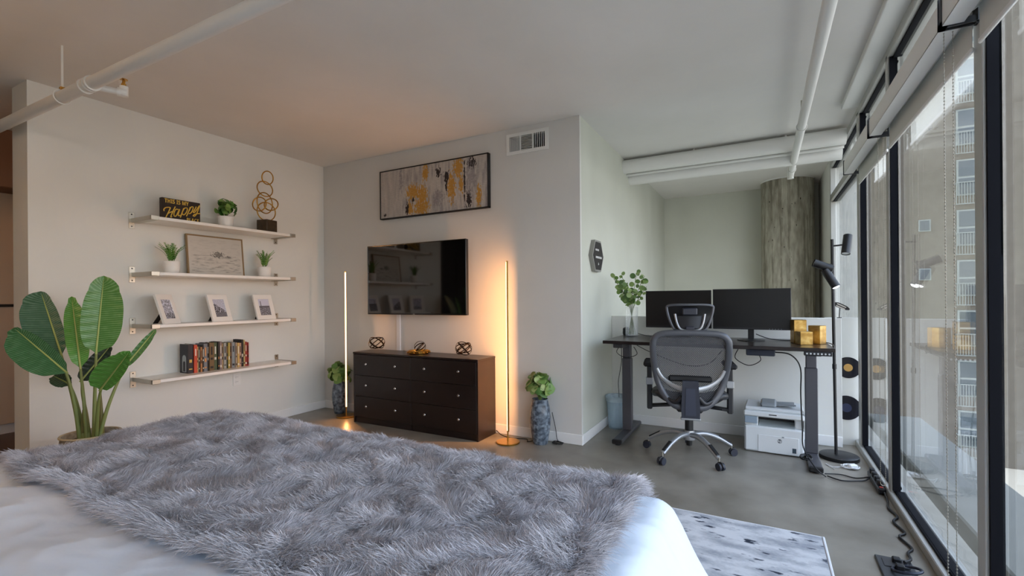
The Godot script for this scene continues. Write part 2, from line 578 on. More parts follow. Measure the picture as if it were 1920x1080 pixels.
func build_windows() -> void:
	# posts at these places along z; the bay between two posts holds one tall pane and a transom pane
	var posts := [[-4.50, -4.415], [-3.525, -3.47], [-2.205, -2.135], [-0.87, -0.80], [0.46, 0.53], [1.79, 1.86], [2.93, 3.0]]
	var zs := [[-7.35, -6.15], [-6.10, -4.60]]
	var x0 := 0.655
	var x1 := 0.702
	struct("wall_right", MB.new().span(Vector3(0.66, -3.2, -6.15), Vector3(0.95, CEIL, ZF)).span(Vector3(0.66, -3.2, ZK), Vector3(0.95, -0.25, -6.15)), M.wall, "wall beyond the glazing, right of the concrete column")
	struct("trim_3", MB.new().span(Vector3(0.64, -0.25, 3.2), Vector3(0.86, 0.0, -6.15)), M.concrete_out, "concrete sill under the glazed wall")
	struct("trim_4", MB.new().span(Vector3(0.55, 2.655, 3.0), Vector3(0.95, CEIL, -4.43), 0.004), M.white_paint, "white bulkhead along the top of the glazed wall")
	var rail := struct("trim_5", MB.new().span(Vector3(0.648, 0.0, 3.0), Vector3(0.75, 0.048, -6.15), 0.004), M.alu, "grey aluminium floor rail of the glazed wall")
	part(rail, "track", MB.new().span(Vector3(0.672, 0.048, 3.0), Vector3(0.690, 0.06, -6.15), 0.002), M.gasket)
	struct("trim_6", MB.new().span(Vector3(x0, 2.60, 3.0), Vector3(0.76, 2.66, -6.15), 0.003), M.alu, "grey aluminium head rail of the glazed wall")
	struct("trim_7", MB.new().span(Vector3(x0, 2.235, 3.0), Vector3(0.75, 2.30, -6.15), 0.003), M.alu, "grey aluminium transom bar above the tall panes")
	for k in posts.size():
		var p: Array = posts[k]
		var o := struct("trim_%d" % (8 + k), MB.new().span(Vector3(x0, 0.04, p[0]), Vector3(x1, 2.62, p[1]), 0.003), M.alu, ["grey window post at the low wall, widest of the glazed wall", "grey window post beside the black floor lamp's pane", "grey window post between the desk-mirroring pane and the bed", "grey window post near the bed's foot corner", "grey window post beside the bed", "grey window post beside the headboard", "grey window post at the rear wall"][k])
		part(o, "gasket", MB.new().span(Vector3(0.664, 0.06, p[1]), Vector3(0.70, 2.6, p[1] + 0.012)), M.gasket)
		if k > 0:
			part(o, "gasket", MB.new().span(Vector3(0.664, 0.06, p[0] - 0.008), Vector3(0.70, 2.6, p[0])), M.gasket)
	struct("trim_15", MB.new().span(Vector3(x0, 0.04, -6.148), Vector3(x1, 2.62, -6.10), 0.003), M.alu, "grey window post beyond the low wall")
	var bays := []
	for k in posts.size() - 1:
		bays.append([posts[k][1] + 0.012, posts[k + 1][0] - 0.008])
	bays.append([-6.10, -4.50])
	var n := 0
	for b in bays:
		n += 1
		var low := 0.058
		var w := struct("window_%d" % n, MB.new().span(Vector3(0.694, low, b[0]), Vector3(0.706, 2.235, b[1])), M.glass, ["tall glass pane beside the black floor lamp", "tall glass pane mirroring the desk and printer", "tall glass pane between bed foot and floor outlet", "tall glass pane beside the bed's foot", "tall glass pane beside the bed", "tall glass pane beside the headboard", "tall glass pane just beyond the low wall"][n - 1])
		part(w, "transom_pane", MB.new().span(Vector3(0.694, 2.30, b[0]), Vector3(0.706, 2.60, b[1])), M.glass)
		if b[0] > -4.5:
			part(w, "gasket", MB.new().span(Vector3(0.680, 0.048, b[0]), Vector3(0.72, 0.062, b[1])), M.gasket)
		part(w, "gasket", MB.new().span(Vector3(0.680, 2.588, b[0]), Vector3(0.72, 2.60, b[1])), M.gasket)
		part(w, "gasket", MB.new().span(Vector3(0.680, 2.225, b[0]), Vector3(0.72, 2.235, b[1])), M.gasket)
	# roller shades: fascia, roll, short drop of cloth with a hem bar, end brackets, bead chain
	var cloth := mat(hexc("d9d9d2"), 0.8)
	cloth.backlight_enabled = true
	cloth.backlight = Color(0.35, 0.35, 0.32)
	var drops := [[-4.36, -3.425, 2.06, "roller shade over the pane by the floor lamp"], [-3.40, -2.165, 2.06, "roller shade over the pane mirroring the desk"], [-2.14, -0.86, 2.06, "roller shade beside the bed's foot, drawn up"], [-0.84, 0.47, 2.06, "roller shade beside the bed, drawn up"], [0.50, 1.80, 2.06, "roller shade beside the headboard, drawn up"]]
	for q in drops:
		var t := thing("roller_shade", "white " + q[3], "roller shade", Vector3(0.6, 2.18, q[0]), 0.0, "roller shades along the glazed wall")
		var L: float = q[1] - q[0]
		var o := Vector3(0.6, 2.18, q[0])
		part(t, "fascia", MB.new().span(Vector3(-0.045, -0.045, 0.004), Vector3(-0.040, 0.05, L - 0.004)).span(Vector3(-0.045, -0.047, 0.004), Vector3(0.012, -0.042, L - 0.004)), M.white_paint)
		part(t, "roll", MB.new().tube([Vector3(0.02, 0.008, 0.012), Vector3(0.02, 0.008, L - 0.012)], 0.03, 20), cloth)
		var bot: float = q[2] - o.y
		part(t, "cloth", MB.new().span(Vector3(0.0455, bot, 0.02), Vector3(0.0470, 0.01, L - 0.02)), cloth)
		part(t, "hem_bar", MB.new().span(Vector3(0.041, bot - 0.018, 0.018), Vector3(0.0515, bot, L - 0.018), 0.003), M.white_gloss)
		for e in [0.0, L]:
			var br := MB.new().span(Vector3(-0.05, -0.052, e - 0.003), Vector3(-0.03, 0.06, e + 0.003)).span(Vector3(-0.05, -0.052, e - 0.003), Vector3(0.055, -0.03, e + 0.003)).span(Vector3(0.045, -0.052, e - 0.012), Vector3(0.055, 0.055, e + 0.012))
			part(t, "bracket", br, M.dark_steel)
	var chain_at := [[Vector3(0.615, 2.13, -3.44), 0.10, "fine steel bead chain hanging by the floor lamp's pane"], [Vector3(0.585, 2.13, -2.19), 0.06, "fine steel bead chain hanging before the desk's mirror image"]]
	for q in chain_at:
		var p: Vector3 = q[0]
		var t := thing("bead_chain", q[2], "bead chain", p, 0.0, "bead chains of the roller shades")
		var bead := MB.new()
		var len: float = p.y - q[1]
		for s in [-1.0, 1.0]:
			var strand := MB.new()
			var x: float = s * 0.012
			strand.tube([Vector3(x, 0, 0), Vector3(x, -len, 0)], 0.0009, 4)
			var k := 0
			while k * 0.012 < len:
				strand.lathe([Vector2(0.0, -0.003), Vector2(0.0032, 0.0), Vector2(0.0, 0.003)], 5, Vector3(x, -k * 0.012, 0))
				k += 1
			part(t, "strand", strand, M.steel)
		part(t, "loop", MB.new().ring(Vector3(0, -len, 0), Vector3.RIGHT, Vector3.DOWN, 0.012, 0.002, 10, 5, 0.0, PI), M.steel)


func build_outside() -> void:
	var ledge := part(self, "balcony_ledge", MB.new().span(Vector3(0.96, -0.3, 3.2), Vector3(1.40, -0.03, -6.1), 0.01), mat(hexc("77766f"), 0.9))
	tag(ledge, "narrow concrete ledge running outside the glazed wall", "ledge")
	var ground := part(self, "courtyard_ground", MB.new().span(Vector3(0.95, -9.2, 60), Vector3(60, -9.0, -60)), mat(hexc("cdbfa8"), 0.9))
	ground.set_meta("kind", "structure")
	tag(ground, "pale paved courtyard far below the glazed wall", "ground")
	var stucco := tri_map(mat(Color.WHITE, 0.9, 0.0, 0.2), noise_tex(0.03, [[0.0, hexc("665f55")], [1.0, hexc("726b60")]], 256, 4, 41), 0.2)
	var trim := mat(hexc("838882"), 0.7)
	var pane := mat(hexc("39444a"), 0.08)
	var b := thing("apartment_building", "beige stucco building with pale windows seen through the glass", "building", Vector3(0.0, -9.0, -38.0))
	part(b, "wall", MB.new().span(Vector3(1.0, 0, 0), Vector3(30, 32, -8)), stucco)
	part(b, "cornice", MB.new().span(Vector3(1.0, 32, 0.2), Vector3(30, 32.4, -8), 0.03), trim)
	for fl in 9:
		var wx := 10.45
		var wy := 1.0 + fl * 3.05
		var wn := part(b, "window", MB.new().span(Vector3(wx, wy, 0.0), Vector3(wx + 1.6, wy + 2.2, 0.08), 0.02), trim)
		part(wn, "pane", MB.new().span(Vector3(wx + 0.1, wy + 0.1, 0.05), Vector3(wx + 1.5, wy + 1.05, 0.09)), pane)
		part(wn, "pane", MB.new().span(Vector3(wx + 0.1, wy + 1.17, 0.05), Vector3(wx + 1.5, wy + 2.1, 0.09)), pane)
		var rl := MB.new().span(Vector3(wx - 0.1, wy + 0.75, 0.30), Vector3(wx + 1.7, wy + 0.80, 0.34)).span(Vector3(wx - 0.1, wy - 0.55, 0.30), Vector3(wx + 1.7, wy - 0.50, 0.34))
		for q in 15:
			rl.span(Vector3(wx - 0.09 + q * 0.126, wy - 0.52, 0.31), Vector3(wx - 0.06 + q * 0.126, wy + 0.78, 0.33))
		for q in [-0.1, 1.66]:
			rl.span(Vector3(wx + q, wy + 0.72, 0.0), Vector3(wx + q + 0.04, wy + 0.78, 0.32))
		part(b, "railing", rl, trim)
		if fl != 4 and fl != 3:
			continue
		var sw := part(b, "small_window", MB.new().span(Vector3(8.65, wy + 1.0, 0.0), Vector3(9.25, wy + 1.75, 0.06), 0.02), trim)
		part(sw, "pane", MB.new().span(Vector3(8.72, wy + 1.07, 0.05), Vector3(9.18, wy + 1.68, 0.07)), pane)


func build_ceiling_pipes() -> void:
	# large sprinkler main under the ceiling, from upper middle to the left edge
	var y := 2.40
	var a := at(530, -6, 1.0)
	var dir := func(u: float, w: float, h: float) -> Vector3:
		var r := at(u, w, 1.0) - EYE
		return EYE + r * ((h - EYE.y) / r.y)
	var p0: Vector3 = dir.call(505, 0, y)
	var p1: Vector3 = dir.call(0, 237, y)
	var d := (p1 - p0).normalized()
	var t := thing("sprinkler_main", "thick white-painted sprinkler pipe crossing below the ceiling above the bed", "pipe", p0)
	var far := (p1 - p0) + d * 1.5
	part(t, "pipe", MB.new().tube([-d * 1.5, far], 0.033, 20), M.white_paint)
	var tee: Vector3 = dir.call(165, 160, y) - p0
	for k in [-0.05, -0.02, 0.03]:
		part(t, "coupling", MB.new().tube([tee + d * k - d * 0.008, tee + d * k + d * 0.008], 0.041, 20), M.white_paint)
	var hang: Vector3 = dir.call(117, 182, y) - p0
	part(t, "hanger_rod", MB.new().tube([hang + Vector3(0, 0.05, 0), hang + Vector3(0, CEIL - y, 0)], 0.006, 8), M.white_paint)
	var side := d.cross(Vector3.UP).normalized()
	part(t, "hanger_ring", MB.new().ring(hang, side, Vector3.UP, 0.04, 0.004, 24, 6), M.white_paint)
	part(t, "hanger_nut", MB.new().span(hang + Vector3(-0.012, 0.04, -0.012), hang + Vector3(0.012, 0.058, 0.012), 0.003), M.brass)
	var arm_end: Vector3 = dir.call(232, 174, y) - p0
	part(t, "branch", MB.new().tube([tee, arm_end], 0.018, 14), M.white_gloss)
	part(t, "elbow", MB.new().tube([arm_end - (arm_end - tee).normalized() * 0.03, arm_end + (arm_end - tee).normalized() * 0.014], 0.025, 14).tube([arm_end + Vector3(0, -0.02, 0), arm_end + Vector3(0, 0.035, 0)], 0.022, 14), M.white_gloss)
	var head := part(t, "sprinkler_head", MB.new().lathe([Vector2(0.0, 0.03), Vector2(0.012, 0.03), Vector2(0.012, 0.05), Vector2(0.004, 0.055), Vector2(0.004, 0.075), Vector2(0.0, 0.075)], 12, arm_end), M.brass, "brass sprinkler head")
	part(head, "deflector", MB.new().lathe([Vector2(0.0, 0.074), Vector2(0.02, 0.074), Vector2(0.02, 0.077), Vector2(0.0, 0.077)], 16, arm_end), M.brass)
	part(head, "frame_arm", MB.new().tube(curve([arm_end + Vector3(0.01, 0.045, 0), arm_end + Vector3(0.015, 0.06, 0), arm_end + Vector3(0.003, 0.075, 0)]), 0.0025, 6).tube(curve([arm_end + Vector3(-0.01, 0.045, 0), arm_end + Vector3(-0.015, 0.06, 0), arm_end + Vector3(-0.003, 0.075, 0)]), 0.0025, 6), M.brass)
	# thinner pipe along z over the office
	var q0: Vector3 = dir.call(1556, 0, 2.5)
	var q1: Vector3 = dir.call(1482, 330, 2.5)
	var t2 := thing("sprinkler_branch", "thin white sprinkler pipe running over the desk to the concrete column", "pipe", q1)
	part(t2, "pipe", MB.new().tube([q0 - q1 + Vector3(0, 0, 2.2), Vector3.ZERO], 0.03, 18), M.white_paint)
	part(t2, "elbow", MB.new().tube([Vector3(0, -0.03, 0), Vector3(0, 0.2, 0)], 0.032, 18), M.white_paint)
	for k in [-4.2, -5.55]:
		var h := Vector3(0, 0, k - q1.z)
		part(t2, "hanger_rod", MB.new().tube([h + Vector3(0, 0.03, 0), h + Vector3(0, 0.2, 0)], 0.005, 8), M.steel)
		part(t2, "hanger_ring", MB.new().ring(h, Vector3.RIGHT, Vector3.UP, 0.034, 0.004, 24, 6), M.white_paint)
	# two ducts and a slim conduit along x between the office wall and the glass
	for q in [["ceiling_duct", "round white duct tight under the ceiling on the desk side", "duct", -5.02, 2.612, 0.072], ["ceiling_duct", "round white duct hung lower under the ceiling on the column side", "duct", -5.27, 2.548, 0.078], ["ceiling_conduit", "slim white conduit between the two ceiling ducts", "pipe", -5.125, 2.548, 0.014]]:
		var z: float = q[3]
		var r: float = q[5]
		var t3 := thing(q[0], q[1], q[2], Vector3(XA, q[4], z), 0.0, "ducts over the office")
		part(t3, "duct", MB.new().tube([Vector3.ZERO, Vector3(0.655 - XA, 0, 0)], r, 28), M.white_paint)
		for e in [0.7, 1.5]:
			part(t3, "strap", MB.new().tube([Vector3(e, 0, 0), Vector3(e + 0.02, 0, 0)], r + 0.002, 28).span(Vector3(e, r - 0.01, -0.004), Vector3(e + 0.02, CEIL - q[4], 0.004)), M.white_paint)
	# sprinkler stub in the passage
	var t4 := thing("passage_pipe", "short white pipe stub in the passage behind the shelf wall", "pipe", Vector3(-5.9, 2.28, -1.75))
	part(t4, "pipe", MB.new().tube([Vector3(-0.2, 0, 0.4), Vector3(0.0, 0, -0.05)], 0.022, 12), M.white_paint)
	part(t4, "valve", MB.new().lathe([Vector2(0, -0.06), Vector2(0.015, -0.06), Vector2(0.02, 0.0), Vector2(0.0, 0.03)], 12), M.steel)


const BX0 := -2.60
const BX1 := -0.31
const BZ0 := -1.47
const BZ1 := 0.62
const BTOP := 0.565
var crease := FastNoiseLite.new()
var lump := FastNoiseLite.new()


func drape(a: float, r: float, most: float) -> Vector2:   # (out, down) for cloth that runs a past an edge
	if a <= 0.0:
		return Vector2(a, 0)
	var th := minf(a / r, most)
	var rest := maxf(0.0, a - r * most)
	return Vector2(r * sin(th) + rest * cos(most), r * (1.0 - cos(th)) + rest * sin(most))


func bed_cloth(x: float, z: float, lift: float) -> Vector3:   # a point of cloth laid over the bed; x, z are flat cloth places
	var p := Vector2.ZERO
	var down_x := 0.0
	var down_z := 0.0
	var px := x
	var pz := z
	if x > BX1:
		var q := drape(x - BX1, 0.07, 1.08)
		px = BX1 + q.x
		down_x = q.y
	elif x < BX0:
		var q := drape(BX0 - x, 0.07, 1.3)
		px = BX0 - q.x
		down_x = q.y
	if z < BZ0:
		var q := drape(BZ0 - z, 0.07, 1.3)
		pz = BZ0 - q.x
		down_z = q.y
	var down := maxf(down_x, down_z) + 0.25 * minf(down_x, down_z)
	var w := 0.011 * crease.get_noise_2d(x * 1.0, z * 1.7) + 0.012 * lump.get_noise_2d(x, z)
	var folds := 0.018 * sin(x * 17.0 + 2.0 * lump.get_noise_2d(x, z)) * smoothstep(0.05, 0.3, down_z) + 0.018 * sin(z * 15.0) * smoothstep(0.1, 0.3, down_x)
	return Vector3(px + (lift * smoothstep(0.0, 0.08, down_x) + folds * smoothstep(0.05, 0.3, down_x)) * (1.0 if x > BX1 else -1.0), maxf(BTOP + w + lift - down, 0.03), pz - lift * smoothstep(0.0, 0.08, down_z) - absf(folds))


func build_bed() -> void:
	crease.seed = 5
	crease.frequency = 1.6
	crease.fractal_type = FastNoiseLite.FRACTAL_RIDGED
	crease.fractal_octaves = 3
	lump.seed = 9
	lump.frequency = 1.1
	lump.fractal_octaves = 2
	var t := thing("bed", "wide bed with charcoal upholstered base standing on the grey rug", "bed", Vector3(-1.455, 0, -0.45))
	var o := t.position
	part(t, "base", MB.new().span(Vector3(BX0 + 0.06, 0.09, BZ0 + 0.06) - o, Vector3(BX1 - 0.06, 0.30, BZ1) - o, 0.02), mat(hexc("3b3b40"), 0.9))
	part(t, "mattress", MB.new().span(Vector3(BX0 + 0.03, 0.30, BZ0 + 0.03) - o, Vector3(BX1 - 0.03, 0.535, BZ1 + 0.02) - o, 0.05), M.sheet)
	part(t, "headboard", MB.new().span(Vector3(BX0, 0.05, BZ1 + 0.03) - o, Vector3(BX1, 1.15, BZ1 + 0.12) - o, 0.02), mat(hexc("4a4a50"), 0.9))
	for sx in [BX0 + 0.15, BX1 - 0.15]:
		for sz in [BZ0 + 0.15, BZ1 - 0.1]:
			part(t, "leg", MB.new().lathe([Vector2(0.0, 0.014), Vector2(0.022, 0.014), Vector2(0.03, 0.095), Vector2(0.0, 0.095)], 14, Vector3(sx, 0, sz) - o), M.black)
	var cloth := MB.new().grid(func(u: float, w: float) -> Vector3: return bed_cloth(lerpf(BX0 - 0.36, BX1 + 0.40, u), lerpf(BZ1 - 0.02, BZ0 - 0.36, w), 0.0), 240, 220)
	tag(part(self, "duvet", cloth, mat_duvet()), "white duvet with soft creases spread over the bed", "duvet")

	# the long-haired throw across the foot of the bed
	var f := thing("fur_throw", "grey long-haired faux fur throw across the foot of the bed", "throw")
	var edge := FastNoiseLite.new()
	edge.seed = 14
	edge.frequency = 1.2
	var near := func(x: float) -> float: return -0.665 + 0.05 * edge.get_noise_1d(x * 1.0) + 0.05 * smoothstep(-1.0, -0.4, x)
	var fold := FastNoiseLite.new()
	fold.seed = 23
	fold.frequency = 1.9
	fold.fractal_octaves = 2
	var pt := func(u: float, w: float) -> Vector3:
		var x := lerpf(BX0 - 0.16, BX1 - 0.045, u)
		var z := lerpf((near as Callable).call(x), BZ0 - 0.33, w)
		var bump := 0.022 * fold.get_noise_2d(x * 1.0, z * 1.4) + 0.006 * smoothstep(0.15, 0.6, w) * smoothstep(0.05, 0.3, u)
		return bed_cloth(x, z, 0.016 + maxf(bump, -0.006) * smoothstep(0.0, 0.1, w))
	part(f, "backing", MB.new().grid(pt, 110, 70), mat(hexc("5b5b63"), 0.95))
	# one tuft of hairs, then many copies of it
	var r := RandomNumberGenerator.new()
	r.seed = 77
	var tuft := MB.new()
	for k in 13:
		var a := r.randf() * TAU
		var root := Vector3(cos(a), 0, sin(a)) * sqrt(r.randf()) * 0.011
		var len := r.randf_range(0.030, 0.052)
		var lean := Vector3(r.randf_range(-0.5, 0.5), 0, r.randf_range(-0.5, 0.5)) + Vector3(0, 0, 0.25)
		var side := Vector3(cos(a * 3.0), 0, sin(a * 3.0)) * 0.0010
		var rows := []
		for q in 4:
			var s := q / 3.0
			rows.append(root + Vector3.UP * len * (s - 0.22 * s * s) + lean * len * s * s)
		for q in 3:
			var w0 := 1.0 - 0.25 * q
			var w1 := 1.0 - 0.25 * (q + 1) if q < 2 else 0.12
			tuft.quad(rows[q] - side * w0, rows[q] + side * w0, rows[q + 1] + side * w1, rows[q + 1] - side * w1)
	var nu := 400
	var nw := 185
	var mm := MultiMesh.new()
	mm.transform_format = MultiMesh.TRANSFORM_3D
	mm.use_colors = true
	mm.mesh = tuft.mesh()
	mm.instance_count = nu * nw
	var hair := mat(Color.WHITE, 0.6, 0.0, 0.4)
	hair.vertex_color_use_as_albedo = true
	mm.mesh.surface_set_material(0, hair)
	var flow := FastNoiseLite.new()
	flow.seed = 40
	flow.frequency = 3.2
	flow.fractal_octaves = 2
	var tone := FastNoiseLite.new()
	tone.seed = 41
	tone.frequency = 5.0
	tone.fractal_octaves = 3
	var i := 0
	for b in nw:
		for a in nu:
			var u := (a + r.randf()) / nu
			var w := (b + r.randf()) / nw
			var p: Vector3 = pt.call(u, w)
			var du: Vector3 = (pt.call(minf(u + 0.01, 1.0), w) - pt.call(maxf(u - 0.01, 0.0), w))
			var dw: Vector3 = (pt.call(u, minf(w + 0.01, 1.0)) - pt.call(u, maxf(w - 0.01, 0.0)))
			var nrm := du.cross(dw).normalized()
			if nrm.y < -0.2:
				nrm = -nrm
			var ang := 2.0 * flow.get_noise_2d(p.x, p.z + p.y) * PI + (0.3 if w < 0.5 else PI * 0.9) + r.randf_range(-0.5, 0.5)
			var way := (Vector3(sin(ang), 0, cos(ang)))
			if w < 0.04:
				way = (way * 0.4 + Vector3(0, -0.2, 1.0))
			if u > 0.985:
				way = (way * 0.4 + Vector3(1.0, -0.2, 0))
			way = (way - nrm * way.dot(nrm)).normalized()
			var up := (nrm + way * r.randf_range(0.35, 1.15)).normalized()
			var x := up.cross(way).normalized()
			var zz := x.cross(up).normalized()
			var sc := r.randf_range(0.8, 1.25)
			mm.set_instance_transform(i, Transform3D(Basis(x * sc, up * sc, zz * sc), p))
			var g := clampf(0.52 + 0.20 * tone.get_noise_2d(p.x, p.z - p.y) + r.randf_range(-0.14, 0.18), 0.15, 0.85)
			mm.set_instance_color(i, Color(g * 0.99, g * 0.965, g * 1.015))
			i += 1
	var fur := MultiMeshInstance3D.new()
	fur.name = "fur"
	fur.multimesh = mm
	fur.set_meta("kind", "stuff")
	f.add_child(fur)

	# rug under the bed
	var rug := thing("area_rug", "pale grey distressed rug with dark blue blotches under the bed", "rug", Vector3(-1.26, 0, -1.2))
	var rm := mat(Color.WHITE, 0.95, 0.0, 0.1)
	rm.albedo_texture = rug_texture()
	rm.heightmap_enabled = true
	rm.heightmap_texture = noise_tex(0.3, [], 512, 2, 51)
	rm.heightmap_scale = 0.1
	var rx0 := -2.8 + 1.26
	var rx1 := 0.262 + 1.26
	var rz0 := -2.765 + 1.2
	var rz1 := 0.5 + 1.2
	part(rug, "pile", MB.new().span(Vector3(rx0 + 0.012, 0, rz0 + 0.006), Vector3(rx1 - 0.012, 0.008, rz1), 0.002).grid(func(u: float, w: float) -> Vector3: return Vector3(lerpf(rx0 + 0.014, rx1 - 0.014, u), 0.0085, lerpf(rz1 - 0.004, rz0 + 0.008, w)), 2, 2), rm)
	for q in [[rx0, rx0 + 0.012], [rx1 - 0.012, rx1]]:
		part(rug, "binding", MB.new().span(Vector3(q[0], 0, rz0), Vector3(q[1], 0.011, rz1), 0.003), mat(hexc("d4d6da"), 0.8))
	part(rug, "binding", MB.new().span(Vector3(rx0, 0, rz0), Vector3(rx1, 0.010, rz0 + 0.007), 0.003), mat(hexc("d4d6da"), 0.8))


func rug_texture() -> ImageTexture:
	var w := 1024
	var img := Image.create(w, w, false, Image.FORMAT_RGB8)
	var a := FastNoiseLite.new()
	a.seed = 61
	a.frequency = 0.013
	a.fractal_octaves = 6
	var b := FastNoiseLite.new()
	b.seed = 62
	b.frequency = 0.032
	b.fractal_octaves = 4
	var c := FastNoiseLite.new()
	c.seed = 63
	c.frequency = 0.2
	var pale := Color("c9cbce")
	var mid := Color("979ba2")
	var ink := Color("2a2f3a")
	for y in w:
		for x in w:
			var k := 0.4 + 1.2 * a.get_noise_2d(x * 0.9, y * 2.2) + 0.35 * c.get_noise_2d(x * 0.6, y * 2.0)
			var col := mid.lerp(pale, clampf(k + 0.25, 0.0, 1.0))
			var d := b.get_noise_2d(x * 0.55, y * 1.9) + 0.35 * a.get_noise_2d(x + 500.0, y) + 0.12 * c.get_noise_2d(x, y)
			col = col.lerp(ink, clampf((d - 0.38) * 4.0, 0.0, 0.9))
			img.set_pixel(x, y, col)
	return ImageTexture.create_from_image(img)


func mat_duvet() -> StandardMaterial3D:
	return tri_map(mat(Color.WHITE, 0.85, 0.0, 0.2), noise_tex(0.01, [[0.0, hexc("d2deec")], [1.0, hexc("dbe5f0")]], 256, 3, 25), 1.0, noise_tex(0.12, [], 512, 3, 26), 0.03)


const SHELF_Y := [1.85, 1.427, 1.026, 0.607]   # tops of the boards


func build_shelves() -> void:
	var says := ["top white wall shelf, under the sign and ring sculpture", "second white wall shelf, under the two ferns", "third white wall shelf, under the three small photo frames", "lowest white wall shelf, under the row of books"]
	for k in 4:
		var t := thing("wall_shelf", says[k], "shelf", Vector3(XL, SHELF_Y[k], -2.425), 0.0, "white shelves on the left wall")
		part(t, "board", MB.new().span(Vector3(0.004, -0.024, -0.60), Vector3(0.296, 0, 0.60), 0.002), M.white_gloss)
		for e in [-0.612, 0.612]:
			var s := signf(e)
			var br := part(t, "bracket", MB.new().span(Vector3(0.0, -0.027, e - 0.004), Vector3(0.302, 0.003, e + 0.004), 0.001).span(Vector3(0.290, -0.029, e - s * 0.052), Vector3(0.304, 0.004, e + s * 0.004), 0.002).span(Vector3(0.0, -0.029, e - s * 0.05), Vector3(0.29, -0.0255, e), 0.0), M.steel, "brushed steel shelf bracket")
			part(br, "wall_plate", MB.new().span(Vector3(0.0, -0.075, e - 0.02), Vector3(0.004, 0.05, e + 0.02), 0.0015), M.steel)
			for yy in [-0.058, 0.035]:
				part(br, "screw", MB.new().lathe([Vector2(0.0055, 0.0), Vector2(0.004, 0.003), Vector2(0.0, 0.003)], 10, Vector3(0.004, yy, e), Basis(Vector3.BACK, -PI / 2)), M.black)


func leaf_mesh(len: float, wid: float, bend := 0.3, cup := 0.15, nu := 6, nv := 3, point := 1.0) -> MB:   # a leaf from the origin along +z, its face up
	return MB.new().grid(func(u: float, w: float) -> Vector3:
		var s := w * 2.0 - 1.0
		var prof := pow(sin(PI * pow(clampf(u, 0.001, 0.999), 0.8)), 0.7 * point)
		var x := s * wid * 0.5 * prof
		return Vector3(x, -bend * len * u * u + cup * absf(x), len * u), nu, nv)


func add_mesh(dst: MB, src: MB, tr: Transform3D) -> void:
	var s := dst.v.size()
	for i in src.v.size():
		dst.put(tr * src.v[i], (tr.basis * src.n[i]).normalized(), src.uv[i])
	for i in src.ix:
		dst.ix.append(s + i)


func pot(t: Node3D, r: float, h: float, m: Material) -> void:
	part(t, "pot", MB.new().lathe([Vector2(0, 0), Vector2(r * 0.86, 0), Vector2(r * 0.9, 0.003), Vector2(r, h - 0.003), Vector2(r - 0.002, h), Vector2(r - 0.006, h), Vector2(r - 0.008, h - 0.015), Vector2(0, h - 0.015)], 28), m)
	part(t, "soil", MB.new().lathe([Vector2(r - 0.007, h - 0.0145), Vector2(0, h - 0.010)], 20), mat(hexc("3a2d22"), 0.95))


func green(c: String) -> StandardMaterial3D:
	if not M.has("g" + c):
		var m := mat(hexc(c), 0.45)
		m.backlight_enabled = true
		m.backlight = hexc(c) * 0.5
		M["g" + c] = m
	return M["g" + c]


